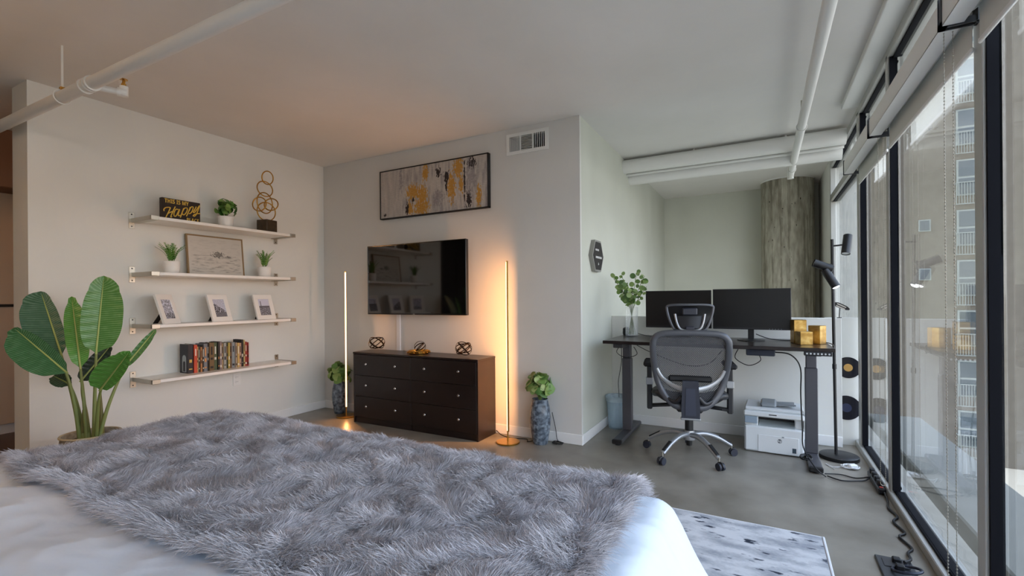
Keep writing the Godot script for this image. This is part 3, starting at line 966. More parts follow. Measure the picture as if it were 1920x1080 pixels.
func build_shelf_things() -> void:
	# --- top shelf
	var y0: float = SHELF_Y[0]
	var s := thing("wooden_sign", "dark wooden block sign with yellow lettering on the top shelf", "sign", Vector3(XL + 0.165, y0, -2.08), 0.0)
	part(s, "board", MB.new().span(Vector3(-0.02, 0, -0.142), Vector3(0.02, 0.175, 0.142), 0.002), tri_map(mat(Color.WHITE, 0.7), noise_tex(0.03, [[0.0, hexc("1b130f")], [1.0, hexc("33251b")]], 256, 4, 71), 2.0))
	var gold_ink := mat(hexc("d9b64a"), 0.6)
	for q in [["THIS IS MY", 0.044, 0.036, 0.152], ["PLACE", 0.042, -0.083, 0.022]]:
		var o := part(s, "lettering", text_mesh(q[0], q[1], 0.002, true), gold_ink)
		o.rotation.y = PI / 2
		o.position = Vector3(0.0205, q[3], q[2])
		o.scale = Vector3(0.78, 1.0, 1.0)
	# the word in brush script, stroke by stroke (places on the board in pixels of the sign's face)
	for word in [[[225, 600], [215, 540], [290, 480], [430, 480], [420, 540], [350, 680], [270, 830]], [[620, 450], [560, 560], [480, 720], [455, 800], [500, 790]], [[340, 690], [440, 640], [560, 600]],
			[[730, 545], [640, 540], [575, 660], [580, 760], [650, 760], [740, 600], [780, 540], [730, 700], [740, 760], [800, 740]], [[930, 500], [870, 650], [800, 820]], [[880, 620], [960, 500], [1060, 500], [1050, 600], [980, 700], [920, 730], [880, 690]],
			[[1180, 460], [1110, 620], [1030, 780]], [[1130, 590], [1210, 460], [1290, 460], [1260, 580], [1190, 670], [1120, 690]], [[1410, 440], [1340, 560], [1290, 640], [1350, 640], [1430, 540], [1540, 400], [1480, 560], [1420, 700], [1340, 780], [1290, 760], [1340, 720], [1440, 690], [1560, 690]]]:
		var line := []
		for q in word:
			var u: float = (q[0] - 150.0) / 1420.0
			var w: float = (q[1] - (130.0 + 180.0 * u)) / (660.0 + 20.0 * u)
			line.append(Vector3(0.0205, 0.176 - 0.158 * w, 0.142 - 0.284 * u))
		part(s, "lettering", MB.new().tube(curve(line, 5), 0.0042, 6, false, 1.0), gold_ink)
	var p1 := thing("potted_plant", "small bushy green plant in white pot on the top shelf", "plant", Vector3(XL + 0.15, y0, -2.455))
	pot(p1, 0.062, 0.10, M.white_gloss)
	rng.seed = 101
	foliage_ball(p1, Vector3(0, 0.17, 0), 0.085, 46, 0.06, 0.042, ["4f7d33", "3d6a2a", "6a9142"], 0.09)
	var sc := thing("ring_sculpture", "gold sculpture of linked rings on a dark block on the top shelf", "sculpture", Vector3(XL + 0.15, y0, -2.845))
	part(sc, "block", MB.new().box(Vector3(0, 0.062, 0), Vector3(0.125, 0.124, 0.125), 0.003, Basis(Vector3.UP, 0.2)), tri_map(mat(Color.WHITE, 0.4), noise_tex(0.03, [[0.0, hexc("2b2013")], [1.0, hexc("4d3a20")]], 256, 4, 72), 3.0))
	var zx := Vector3(0, 0, -1)   # picture right
	for q in [[0.005, 0.208, 0.088, 0.1, 0.0], [0.02, 0.288, 0.098, -0.25, 0.0], [0.075, 0.268, 0.066, 0.0, 0.35], [-0.045, 0.285, 0.062, 0.9, -0.25], [0.018, 0.424, 0.074, 0.1, -0.15], [-0.01, 0.536, 0.062, -0.1, 0.15]]:
		var xx := (zx * cos(q[3]) + Vector3.RIGHT * sin(q[3])).normalized()
		var yy := Vector3.UP.rotated(xx, q[4])
		part(sc, "ring", MB.new().ring(Vector3(0, q[1], q[0]), xx, yy, q[2], 0.0055, 40, 8), M.gold)
	# --- second shelf
	var y1: float = SHELF_Y[1]
	for q in [[-2.02, "small feathery fern in white pot below the lettered sign", 201], [-2.815, "small feathery fern in white pot below the ring sculpture", 202]]:
		var p := thing("potted_fern", q[1], "plant", Vector3(XL + 0.15, y1, q[0]), 0.0, "ferns on the second shelf")
		pot(p, 0.058, 0.098, M.white_gloss)
		rng.seed = q[2]
		for k in 22:
			var a := rng.randf() * TAU
			var lean := rng.randf_range(0.15, 0.85)
			var tip := Vector3(cos(a) * lean * 0.13, rng.randf_range(0.10, 0.165), sin(a) * lean * 0.13)
			var fr := MB.new()
			var pts := curve([Vector3(cos(a) * 0.012, 0.085, sin(a) * 0.012), Vector3(tip.x * 0.45, 0.085 + tip.y * 0.62, tip.z * 0.45), Vector3(tip.x, 0.085 + tip.y, tip.z)], 5)
			fr.tube(pts, 0.0012, 4)
			for i in range(2, pts.size()):
				var d: Vector3 = (pts[i] - pts[i - 1]).normalized()
				var side := d.cross(Vector3(cos(a), 0.2, sin(a))).normalized()
				var l := 0.030 * (1.0 - 0.6 * i / pts.size())
				for sg in [-1.0, 1.0]:
					var e: Vector3 = pts[i] + (side * sg * 0.7 + d * 0.8) * l
					fr.quad(pts[i], pts[i] + side * sg * l * 0.25 + d * l * 0.1, e, pts[i] + d * l * 0.35)
			part(p, "frond", fr, green(["5d8f3a", "47782f", "76a04a"][k % 3]))
	var fr2 := thing("framed_landscape", "framed pencil landscape of trees on the second shelf", "picture", Vector3(XL + 0.07, y1, -2.43))
	var tilt := Basis(Vector3.BACK, 0.10)
	frame_parts(fr2, 0.49, 0.355, 0.012, 0.022, tilt, mat(hexc("8d7450"), 0.5), landscape_texture(), false)
	# --- third shelf
	var y2: float = SHELF_Y[2]
	var k2 := 0
	for q in [[-2.005, 0.58, "white photo frame turned most askew on the third shelf", 1], [-2.40, 0.25, "white photo frame standing between two others on the third shelf", 2], [-2.81, 0.10, "white photo frame on the third shelf, closest to the dresser wall", 3]]:
		var p := thing("photo_frame", q[2], "photo frame", Vector3(XL + 0.20, y2, q[0]), q[1], "photo frames on the third shelf")
		frame_parts(p, 0.20, 0.245, 0.043, 0.02, Basis(Vector3.BACK, 0.30), M.white_gloss, photo_texture(q[3]), true)
		k2 += 1
	# --- lowest shelf: books
	var y3: float = SHELF_Y[3]
	var books := [["1d1d26", 0.040, 0.240, "thick black book with an arch on its cover at the row's end"], ["c4492f", 0.026, 0.232, "orange-red book beside the black arch book"], ["b9a268", 0.013, 0.215, "thin tan book beside the orange-red one"], ["2a2620", 0.012, 0.22, "thin black and tan book"], ["b07a4a", 0.014, 0.21, "thin brown-orange book with a pale label"], ["1a1a1c", 0.012, 0.222, "thin black book beside the grey one"], ["70767c", 0.030, 0.235, "grey book with white title bands"], ["141414", 0.012, 0.24, "black book between grey and brown ones"], ["6b5433", 0.040, 0.238, "wide brown book with a gold title line"], ["4b5a3d", 0.030, 0.236, "olive green book with a white label"], ["1e1a1a", 0.014, 0.24, "black book beside the olive one"], ["8d7b7c", 0.018, 0.242, "mauve book with dark marks"], ["a68a62", 0.018, 0.225, "sand-coloured book with dark bands"], ["9a9b93", 0.024, 0.228, "pale grey book"], ["2e3a24", 0.010, 0.228, "thin dark green book"], ["b5a04e", 0.016, 0.226, "mustard book"], ["6d5238", 0.020, 0.224, "dark tan book"], ["8a9091", 0.028, 0.226, "blue-grey book with a green foot"], ["b09a86", 0.014, 0.222, "beige striped book"], ["c9a661", 0.020, 0.218, "yellow-tan book with a black label"], ["b28f7d", 0.018, 0.215, "dusty pink book"], ["17161a", 0.018, 0.245, "tall black book"], ["c2ab74", 0.014, 0.24, "tall straw-coloured book"], ["a0332a", 0.018, 0.222, "red book with a black foot"], ["8f2f2c", 0.014, 0.215, "dark red book closing the row"]]
	var z := -2.125
	rng.seed = 303
	var paper := mat(hexc("d8cfbb"), 0.9)
	for i in books.size():
		var q: Array = books[i]
		var th: float = q[1]
		var h: float = q[2]
		var dep := rng.randf_range(0.118, 0.132) if i != 1 else 0.134
		var t := thing("book", q[3] + (" on the lowest shelf" if q[3].split(" ").size() < 9 else ""), "book", Vector3(XL + 0.048, y3, z - th * 0.5), 0.0, "books on the lowest shelf")
		var cm := mat(hexc(q[0]), 0.5)
		part(t, "cover", MB.new().span(Vector3(0, 0, th * 0.5 - 0.002), Vector3(dep, h, th * 0.5 - 0.0002)).span(Vector3(0, 0, -th * 0.5 + 0.0002), Vector3(dep, h, -th * 0.5 + 0.002)).span(Vector3(dep - 0.002, 0, -th * 0.5 + 0.0004), Vector3(dep, h, th * 0.5 - 0.0004), 0.0006), cm)
		part(t, "pages", MB.new().span(Vector3(0.004, 0.003, -th * 0.5 + 0.0022), Vector3(dep - 0.003, h - 0.003, th * 0.5 - 0.0022)), paper)
		var dark := hexc(q[0]).get_luminance() < 0.25
		var ink := mat(hexc(["d6b45a", "d8d3c4", "c98a4a", "b9bcb4"][i % 4] if dark or i in [1, 6, 9] else ["1c1a18", "2a2430", "3a2a1c", "e2dccb"][i % 4]), 0.6)
		for b in [[0.55, 0.86, 0.34], [0.34, 0.47, 0.5], [0.07, 0.16, 0.62]]:
			if rng.randf() < 0.85:
				part(t, "spine_print", MB.new().span(Vector3(dep, h * (b[0] + rng.randf() * 0.08), -th * 0.5 * b[2]), Vector3(dep + 0.0006, h * b[1], th * 0.5 * b[2])), ink)
		if i == 0:
			part(t, "cover_print", arch(0.058, 0.14, 0.030, th * 0.5), mat(hexc("9fa9ac"), 0.6), "pale grey arch printed on the cover")
			part(t, "cover_print", arch(0.034, 0.085, 0.034, th * 0.5 + 0.0003), mat(hexc("25262f"), 0.6), "dark arch printed inside the pale one")
		z -= th + 0.0008
	# outlet on the wall below
	var ou := thing("wall_outlet", "white double outlet on the wall under the lowest shelf", "outlet", Vector3(XL, 0.47, -2.63))
	part(ou, "plate", MB.new().span(Vector3(0, -0.058, -0.036), Vector3(0.006, 0.058, 0.036), 0.002), M.white_gloss)
	for yy in [-0.022, 0.022]:
		var so := part(ou, "socket", MB.new().lathe([Vector2(0.017, 0), Vector2(0.016, 0.003), Vector2(0, 0.003)], 18, Vector3(0.006, yy, 0), Basis(Vector3.BACK, -PI / 2)), M.white_gloss)
		for zz in [-0.006, 0.006]:
			part(so, "slot", MB.new().span(Vector3(0.009, yy - 0.004, zz - 0.001), Vector3(0.0095, yy + 0.005, zz + 0.001)), M.black)


func arch(w: float, h: float, base: float, zf: float) -> MB:   # an arched shape on a book's front cover
	var poly := PackedVector2Array([Vector2(-w * 0.5, 0), Vector2(w * 0.5, 0), Vector2(w * 0.5, h - w * 0.5)])
	for i in range(1, 12):
		var a := PI * i / 12.0
		poly.append(Vector2(cos(a) * w * 0.5, h - w * 0.5 + sin(a) * w * 0.5))
	poly.append(Vector2(-w * 0.5, h - w * 0.5))
	return MB.new().extrude(poly, Vector3(0.066, base - 0.02, zf - 0.0001), Vector3.RIGHT, Vector3.UP, 0.0005)


func foliage_ball(t: Node3D, c: Vector3, r: float, count: int, len: float, wid: float, cols: Array, stem_from := 0.0) -> void:
	for k in count:
		var a := rng.randf() * TAU
		var e := asin(rng.randf_range(-0.55, 1.0))
		var d := Vector3(cos(a) * cos(e), sin(e), sin(a) * cos(e))
		var p := c + d * r * rng.randf_range(0.45, 1.0)
		var out := (d + Vector3(rng.randf_range(-0.5, 0.5), rng.randf_range(-0.2, 0.6), rng.randf_range(-0.5, 0.5))).normalized()
		var fwd := (out.cross(Vector3(rng.randf_range(-1, 1), rng.randf_range(-1, 1), rng.randf_range(-1, 1))).normalized() + d * 0.45 + Vector3.UP * 0.2).normalized()
		var x := out.cross(fwd).normalized()
		var b := Basis(x, fwd.cross(x).normalized(), fwd)
		var s := rng.randf_range(0.75, 1.2)
		var m := MB.new()
		add_mesh(m, leaf_mesh(len * s, wid * s, 0.25, 0.2), Transform3D(b, p - fwd * len * 0.3))
		m.tube([Vector3(c.x * 0.9, stem_from, c.z * 0.9), c.lerp(p, 0.5), p - fwd * len * 0.3], 0.0013, 4)
		part(t, "leaf", m, green(cols[k % cols.size()]))


func frame_parts(t: Node3D, w: float, h: float, bar: float, dep: float, tilt: Basis, m: Material, tex: Texture2D, easel: bool) -> void:   # a frame that faces +x, standing on y = 0
	var hw := w * 0.5
	var q := func(a: Vector3, b: Vector3, mb: MB) -> void:
		mb.box(tilt * ((a + b) * 0.5), (b - a).abs(), 0.002, tilt)
	var f := MB.new()
	q.call(Vector3(-dep, 0, -hw), Vector3(0, bar, hw), f)
	q.call(Vector3(-dep, h - bar, -hw), Vector3(0, h, hw), f)
	q.call(Vector3(-dep, bar, -hw), Vector3(0, h - bar, -hw + bar), f)
	q.call(Vector3(-dep, bar, hw - bar), Vector3(0, h - bar, hw), f)
	part(t, "frame", f, m)
	var back := MB.new()
	q.call(Vector3(-dep + 0.001, 0.002, -hw + 0.002), Vector3(-dep + 0.004, h - 0.002, hw - 0.002), back)
	part(t, "backing_board", back, M.black_matte)
	var pm := mat(Color.WHITE, 0.35)
	pm.albedo_texture = tex
	var px := -0.004 if easel else -0.006
	var pic := MB.new()
	pic.quad(tilt * Vector3(px, bar * 0.98, hw - bar * 0.98), tilt * Vector3(px, bar * 0.98, -hw + bar * 0.98), tilt * Vector3(px, h - bar * 0.98, -hw + bar * 0.98), tilt * Vector3(px, h - bar * 0.98, hw - bar * 0.98))
	part(t, "print", pic, pm)
	if easel:
		part(t, "easel_leg", MB.new().bar(tilt * Vector3(-dep, h * 0.55, 0), Vector3(-0.135, 0.003, 0.0), 0.055, 0.004), M.black_matte)


func landscape_texture() -> ImageTexture:
	var w := 320
	var h := 230
	var img := Image.create(w, h, false, Image.FORMAT_RGB8)
	var a := FastNoiseLite.new()
	a.seed = 81
	a.frequency = 0.03
	a.fractal_octaves = 4
	var paper := Color("c8c2b8")
	for y in h:
		for x in w:
			var k := 0.10 * a.get_noise_2d(x * 0.6, y * 2.0)
			if y > h * 0.5:
				k += maxf(0.0, 0.5 * a.get_noise_2d(x * 0.5 + y * 0.8, y * 3.0)) * 1.1
			var ex := (x - w * 0.53) / 46.0
			var ey := (y - h * 0.46) / 24.0
			var tree := 1.0 - sqrt(ex * ex + ey * ey) + 0.9 * a.get_noise_2d(x * 3.0, y * 3.0)
			if tree > 0.35:
				k += 0.55
			var hx := (x - w * 0.72) / 26.0
			var hy := (y - h * 0.5) / 9.0
			if 1.0 - sqrt(hx * hx + hy * hy) + 0.8 * a.get_noise_2d(x * 3.0 + 99.0, y * 3.0) > 0.45:
				k += 0.4
			if absf(y - h * 0.5 - 6.0 * a.get_noise_2d(x * 0.5, 7.0)) < 2.0 and x > 30 and x < w - 40:
				k += 0.18
			if x < 14 or x > w - 14 or y < 14 or y > h - 14:
				k = 0.0
			img.set_pixel(x, y, paper.lerp(Color("33302c"), clampf(k, 0.0, 0.85)))
	return ImageTexture.create_from_image(img)


func photo_texture(n: int) -> ImageTexture:   # small black and white snapshots inside a pale mount
	var w := 96
	var h := 128
	var img := Image.create(w, h, false, Image.FORMAT_RGB8)
	var a := FastNoiseLite.new()
	a.seed = 90 + n
	a.frequency = 0.06
	a.fractal_octaves = 4
	for y in h:
		for x in w:
			var u := float(x) / w
			var s := float(y) / h
			var k := 0.75
			if n == 1:
				k = 0.72 + 0.5 * a.get_noise_2d(x * 1.4, y * 0.8) - (0.45 if s > 0.7 and a.get_noise_2d(x * 2.0, y * 2.0) > 0.0 else 0.0)
			elif n == 2:
				k = 0.8 - (0.55 if s > 0.25 + 0.5 * absf(u - 0.1) and s < 0.75 and a.get_noise_2d(x, y * 2.0) > -0.12 else 0.0) - (0.35 if s >= 0.75 else 0.0) + 0.2 * a.get_noise_2d(x * 2.0, y * 2.0)
			else:
				k = 0.85 if s < 0.42 else 0.5 + 0.4 * a.get_noise_2d(x * 2.0, y * 1.2)
				if s > 0.42 and s < 0.52:
					k = 0.4
				if absf(u - 0.2) < 0.03 and s > 0.12 and s < 0.45:
					k = 0.35
			img.set_pixel(x, y, Color(k * 0.93, k * 0.95, k * 1.03).clamp())
	return ImageTexture.create_from_image(img)


func build_floor_plant() -> void:
	var base := Vector3(-3.83, 0, -1.37)
	var t := thing("bird_of_paradise_plant", "tall plant with huge paddle leaves in a round basket by the shelf wall", "plant", base)
	part(t, "basket", MB.new().lathe([Vector2(0, 0), Vector2(0.125, 0), Vector2(0.155, 0.11), Vector2(0.16, 0.235), Vector2(0.148, 0.345), Vector2(0.155, 0.355), Vector2(0.142, 0.355), Vector2(0.14, 0.31), Vector2(0, 0.31)], 32), tri_map(mat(Color.WHITE, 0.8), noise_tex(0.06, [[0.0, hexc("8d8069")], [1.0, hexc("cbbfa6")]], 256, 3, 111), 2.0))
	part(t, "rim", MB.new().ring(Vector3(0, 0.352, 0), Vector3.RIGHT, Vector3.BACK, 0.15, 0.007, 32, 8), mat(hexc("b9ab8c"), 0.7))
	part(t, "soil", MB.new().lathe([Vector2(0.139, 0.312), Vector2(0, 0.318)], 24), mat(hexc("3b3026"), 0.95))
	var stem_m := mat(hexc("7d8a4e"), 0.5)
	# each leaf: base of the blade, tip, half widths left and right (metres), depth of base and tip, colours
	var L := [
		[127, 700, 30, 618, 0.125, 0.05, 2.95, 2.92, "285c30", 0.05, 150, 806],
		[116, 668, 78, 551, 0.135, 0.05, 3.05, 3.12, "365f45", 0.05, 152, 806],
		[151, 692, 135, 562, 0.055, 0.06, 3.02, 3.05, "4f8f33", 0.1, 163, 806],
		[180, 664, 194, 525, 0.09, 0.115, 3.0, 3.03, "45792f", 0.06, 176, 806],
		[187, 732, 243, 659, 0.09, 0.05, 2.9, 2.82, "4a8a2e", -0.1, 180, 806],
		[232, 690, 289, 621, 0.025, 0.03, 3.1, 3.22, "356b2c", 0.0, 184, 806],
		[150, 716, 204, 652, 0.05, 0.05, 3.12, 3.2, "16281b", 0.1, 168, 806],
		[134, 722, 99, 704, 0.05, 0.05, 3.1, 3.15, "28482a", 0.1, 158, 806]]
	for q in L:
		var b := at(q[0], q[1], q[6]) - base
		var e := at(q[2], q[3], q[7]) - base
		var ax := (e - b)
		var len := ax.length()
		ax = ax.normalized()
		var to_eye := (EYE - base - (b + e) * 0.5).normalized()
		var left := ax.cross(to_eye).normalized() * -1.0   # towards picture left when the leaf points up
		var nrm := left.cross(ax).normalized()
		if nrm.dot(to_eye) < 0.0:
			nrm = -nrm
		var wl: float = q[4]
		var wr: float = q[5]
		var bend: float = q[9]
		var blade := MB.new()
		var rng2 := RandomNumberGenerator.new()
		rng2.seed = int(q[0]) * 7 + 3
		var notch := rng2.randf_range(0.86, 0.97)
		for sg in [-1.0, 1.0]:
			var half: float = wl if sg > 0.0 else wr
			blade.grid(func(u: float, w: float) -> Vector3:
				var prof := pow(sin(PI * pow(clampf(u, 0.0, 1.0), 0.85)), 0.55) if u < 0.5 else pow(clampf(1.0 - pow((u - 0.45) / 0.55, 3.0), 0.0, 1.0), 0.6)
				prof = prof * minf(1.0, u * 9.0 + 0.05)
				var a: float = half * prof * w
				var along := u * len * (1.0 + (0.06 * w if u > notch else 0.0))
				var ripple := 0.0035 * sin(u * 60.0 + w * 2.0) * w
				return b + ax * along + left * sg * a + nrm * (ripple - bend * len * u * u * 0.6 + a * 0.45), 40, 6)
		part(t, "leaf", blade, leaf_material(q[8]))
		var mid := []
		for i in 11:
			var u := i / 10.0
			mid.append(b + ax * len * u + nrm * (0.003 - bend * len * u * u * 0.6))
		part(t, "midrib", MB.new().tube(mid, [0.006, 0.006, 0.0055, 0.005, 0.005, 0.0045, 0.004, 0.0035, 0.003, 0.002, 0.001], 6), mat(hexc("a9b56a"), 0.5))
		var root := at(q[10], q[11], 2.99) - base
		root.y = 0.312
		root.x = clampf(root.x, -0.1, 0.1)
		root.z = clampf(root.z, -0.1, 0.1)
		part(t, "stem", MB.new().tube(curve([root, root.lerp(b, 0.35) + Vector3(0, 0.04, 0), root.lerp(b, 0.75) + Vector3(0, 0.02, 0), b + ax * 0.02]), _taper(19, 0.013, 0.006), 8), stem_m)
	for k in 3:
		var p := Vector3([-0.03, 0.02, 0.06][k], 0.312, [0.03, -0.02, -0.03][k])
		part(t, "sheath", MB.new().tube([p, p + Vector3(0.005, 0.12, 0), p + Vector3(0.012, 0.20 + 0.05 * k, 0.004)], [0.02, 0.014, 0.003], 8), mat(hexc("6c6a3c"), 0.6))


func _taper(n: int, a: float, b: float) -> Array:
	var r := []
	for i in n:
		r.append(lerpf(a, b, float(i) / (n - 1)))
	return r


func leaf_material(c: String) -> StandardMaterial3D:
	var img := Image.create(256, 64, false, Image.FORMAT_RGB8)
	var a := FastNoiseLite.new()
	a.seed = 120
	a.frequency = 0.03
	var base := hexc(c)
	for y in 64:
		for x in 256:
			var vein := pow(absf(sin(x * 0.42 - y * 0.06)), 6.0) * 0.7
			img.set_pixel(x, y, base.lerp(base.lightened(0.4), clampf(vein + 0.25 * a.get_noise_2d(x, y), 0.0, 1.0)))
	var m := mat(Color.WHITE, 0.32)
	m.albedo_texture = ImageTexture.create_from_image(img)
	m.backlight_enabled = true
	m.backlight = base * 0.25
	return m


func build_dresser_wall() -> void:
	# --- dresser, six drawers with two knobs each
	var x0 := -3.565
	var x1 := -2.113
	var zf := -3.32
	var h := 0.692
	var t := thing("dresser", "dark espresso six-drawer dresser standing under the television", "dresser", Vector3((x0 + x1) * 0.5, 0, zf))
	var W := x1 - x0
	var hw := W * 0.5
	var D := -(zf - (ZB + 0.03))   # depth, negative z
	part(t, "top", MB.new().span(Vector3(-hw - 0.002, h - 0.018, 0.004), Vector3(hw + 0.002, h, -(zf - ZB) + 0.02), 0.0015), M.espresso)
	for s in [-1.0, 1.0]:
		part(t, "side_panel", MB.new().span(Vector3(s * hw, 0.0, 0.0), Vector3(s * (hw - 0.018), h - 0.018, -(zf - ZB) + 0.02), 0.001), M.espresso)
	part(t, "divider", MB.new().span(Vector3(-0.010, 0.055, -0.004), Vector3(0.010, h - 0.018, -0.28), 0.0), M.espresso)
	part(t, "back_panel", MB.new().span(Vector3(-hw + 0.018, 0.03, -0.282), Vector3(hw - 0.018, h - 0.018, -0.287)), M.espresso)
	for s in [-1.0, 1.0]:
		part(t, "plinth", MB.new().span(Vector3(s * 0.003, 0.0, -0.012), Vector3(s * (hw - 0.019), 0.056, -0.028), 0.001), M.espresso)
	for col in 2:
		for row in 3:
			var a := -hw + 0.0185 + col * (hw - 0.0165)
			var b := a + hw - 0.0205
			var y0 := 0.060 + row * 0.2045
			var y1 := y0 + 0.2015
			var d := part(t, "drawer", MB.new().span(Vector3(a, y0, 0.0), Vector3(b, y1, -0.018), 0.002), M.espresso)
			for k in [0.24, 0.76]:
				var p := Vector3(lerpf(a, b, k), (y0 + y1) * 0.5 + 0.012, 0.0)
				part(d, "knob", MB.new().lathe([Vector2(0.005, 0), Vector2(0.0045, 0.012), Vector2(0.0115, 0.018), Vector2(0.012, 0.022), Vector2(0.009, 0.026), Vector2(0, 0.027)], 16, p, Basis(Vector3.RIGHT, PI / 2)), M.chrome, "chrome knob")
	# --- things on the dresser
	var orb := func(at_: Vector3, r: float, label: String, sd: int, half: bool, grp: String) -> Node3D:
		var o := thing("band_orb", label, "ornament", at_, 0.0, grp)
		var dark := mat(hexc("2a1b13"), 0.3, 0.8)
		var dirs := [[0.0, 0.9], [1.05, 0.9], [2.1, 0.9], [0.5, -0.75], [1.6, -0.75]] if not half else [[0.2, 0.35], [1.4, 0.8], [2.4, 0.8]]
		for q in dirs:
			var ax := Vector3(cos(q[0] + sd) * cos(q[1]), sin(q[1]), sin(q[0] + sd) * cos(q[1])).normalized()
			var xx := ax.cross(Vector3.UP).normalized()
			var yy := ax.cross(xx).normalized()
			part(o, "band", MB.new().band(Vector3(0, r + 0.001, 0), xx, yy, r, 0.009, 0.0025, 36), dark)
		return o
	orb.call(Vector3(-3.40, h + 0.001, -3.47), 0.080, "larger bronze orb of crossed bands on the dresser beside the cord cover", 0, false, "")
	orb.call(Vector3(-2.33, h + 0.001, -3.43), 0.074, "smaller bronze orb of crossed bands on the dresser's end by the wall-facing lamp", 2, false, "")
	var dish := thing("brass_dish", "round brass dish in the middle of the dresser top", "dish", Vector3(-2.875, h, -3.48))
	part(dish, "bowl", MB.new().lathe([Vector2(0, 0), Vector2(0.088, 0), Vector2(0.098, 0.006), Vector2(0.102, 0.028), Vector2(0.098, 0.029), Vector2(0.092, 0.008), Vector2(0, 0.006)], 40), M.brass)
	for k in 14:
		var a := TAU * k / 14
		part(dish, "bead", MB.new().lathe([Vector2(0, -0.008), Vector2(0.006, -0.005), Vector2(0.008, 0.0), Vector2(0.006, 0.005), Vector2(0, 0.008)], 8, Vector3(cos(a) * 0.104, 0.014, sin(a) * 0.104)), M.brass)
	orb.call(Vector3(-2.86, h + 0.0065, -3.48), 0.056, "small bronze orb of three bands sitting in the brass dish", 1, true, "")
	# --- television
	var tv := thing("television", "large flat black television hung on the wall over the dresser", "television", Vector3(-2.952, 1.402, -3.505))
	var tw := 0.602
	var th := 0.346
	part(tv, "body", MB.new().span(Vector3(-tw, -th, -0.012), Vector3(tw, th, -0.045), 0.004).span(Vector3(-tw * 0.75, -th * 0.8, -0.045), Vector3(tw * 0.75, th * 0.5, -0.075), 0.01), M.black_plastic)
	var bz := MB.new()
	bz.span(Vector3(-tw, -th, 0.0), Vector3(tw, -th + 0.014, -0.014), 0.002)
	bz.span(Vector3(-tw, th - 0.008, 0.0), Vector3(tw, th, -0.014), 0.002)
	bz.span(Vector3(-tw, -th, 0.0), Vector3(-tw + 0.008, th, -0.014), 0.002)
	bz.span(Vector3(tw - 0.008, -th, 0.0), Vector3(tw, th, -0.014), 0.002)
	part(tv, "bezel", bz, mat(hexc("0b0b0c"), 0.15))
	part(tv, "screen", MB.new().span(Vector3(-tw + 0.007, -th + 0.013, -0.003), Vector3(tw - 0.007, th - 0.007, -0.012)), M.screen)
	part(tv, "badge", MB.new().span(Vector3(-0.012, -th + 0.004, 0.0), Vector3(0.012, -th + 0.010, 0.0008)), mat(hexc("8b8b8d"), 0.3))
	part(tv, "wall_mount", MB.new().span(Vector3(-0.22, -0.15, -0.075), Vector3(0.22, 0.15, ZB + 3.505), 0.002), M.black)
	var cc := part(self, "cord_cover", MB.new().span(Vector3(-3.275, 0.62, ZB), Vector3(-3.222, 1.07, ZB + 0.016), 0.005), mat(hexc("d8dde2"), 0.35))
	tag(cc, "pale vertical cord cover on the wall below the television", "cord cover")
	# --- abstract canvas
	var ar := thing("abstract_canvas", "wide abstract painting in white, ochre and black with thin black frame", "painting", Vector3(-2.808, 2.27, ZB))
	var aw := 0.65
	var ah := 0.246
	var fm := MB.new()
	fm.span(Vector3(-aw, -ah, 0), Vector3(aw, -ah + 0.010, 0.042), 0.001)
	fm.span(Vector3(-aw, ah - 0.010, 0), Vector3(aw, ah, 0.042), 0.001)
	fm.span(Vector3(-aw, -ah, 0), Vector3(-aw + 0.010, ah, 0.042), 0.001)
	fm.span(Vector3(aw - 0.010, -ah, 0), Vector3(aw, ah, 0.042), 0.001)
	part(ar, "frame", fm, M.black_matte)
	var pm := mat(Color.WHITE, 0.7)
	pm.albedo_texture = abstract_texture()
	var pc := MB.new()
	pc.quad(Vector3(-aw + 0.009, -ah + 0.009, 0.036), Vector3(aw - 0.009, -ah + 0.009, 0.036), Vector3(aw - 0.009, ah - 0.009, 0.036), Vector3(-aw + 0.009, ah - 0.009, 0.036))
	part(ar, "canvas", pc, pm)
	# --- vent grille
	var ve := thing("vent_grille", "white ventilation grille high on the dresser wall", "vent", Vector3(-1.787, 2.558, ZB))
	var vw := 0.2
	var vh := 0.092
	var vf := MB.new()
	vf.span(Vector3(-vw, -vh, 0), Vector3(vw, -vh + 0.028, 0.008))
	vf.span(Vector3(-vw, vh - 0.028, 0), Vector3(vw, vh, 0.008))
	vf.span(Vector3(-vw, -vh + 0.028, 0), Vector3(-vw + 0.03, vh - 0.028, 0.008))
	vf.span(Vector3(vw - 0.03, -vh + 0.028, 0), Vector3(vw, vh - 0.028, 0.008))
	for q in [-0.062, 0.055]:
		vf.span(Vector3(q - 0.004, -vh + 0.028, 0), Vector3(q + 0.004, vh - 0.028, 0.008))
	part(ve, "frame", vf, M.white_paint)
	var sh := MB.new()   # sheet-metal duct behind the slats, open to the room
	sh.span(Vector3(-0.172, -0.066, -0.03), Vector3(-0.170, 0.066, -0.40)).span(Vector3(0.170, -0.066, -0.03), Vector3(0.172, 0.066, -0.40)).span(Vector3(-0.172, -0.066, -0.03), Vector3(0.172, -0.064, -0.40)).span(Vector3(-0.172, 0.064, -0.03), Vector3(0.172, 0.066, -0.40)).span(Vector3(-0.172, -0.066, -0.398), Vector3(0.172, 0.066, -0.40))
	part(ve, "duct", sh, mat(hexc("8f9294"), 0.5, 0.6))
	var slat := MB.new().box(Vector3.ZERO, Vector3(0.003, 2 * vh - 0.056, 0.010), 0.0, Basis(Vector3.UP, 0.6)).mesh()
	for k in 17:
		var x := -vw + 0.037 + k * 0.0088 if k < 11 else 0.066 + (k - 11) * 0.0175
		if k < 11:
			x = -vw + 0.037 + k * 0.0092
		part(ve, "slat", slat, M.white_paint).position = Vector3(x, 0, 0.004)
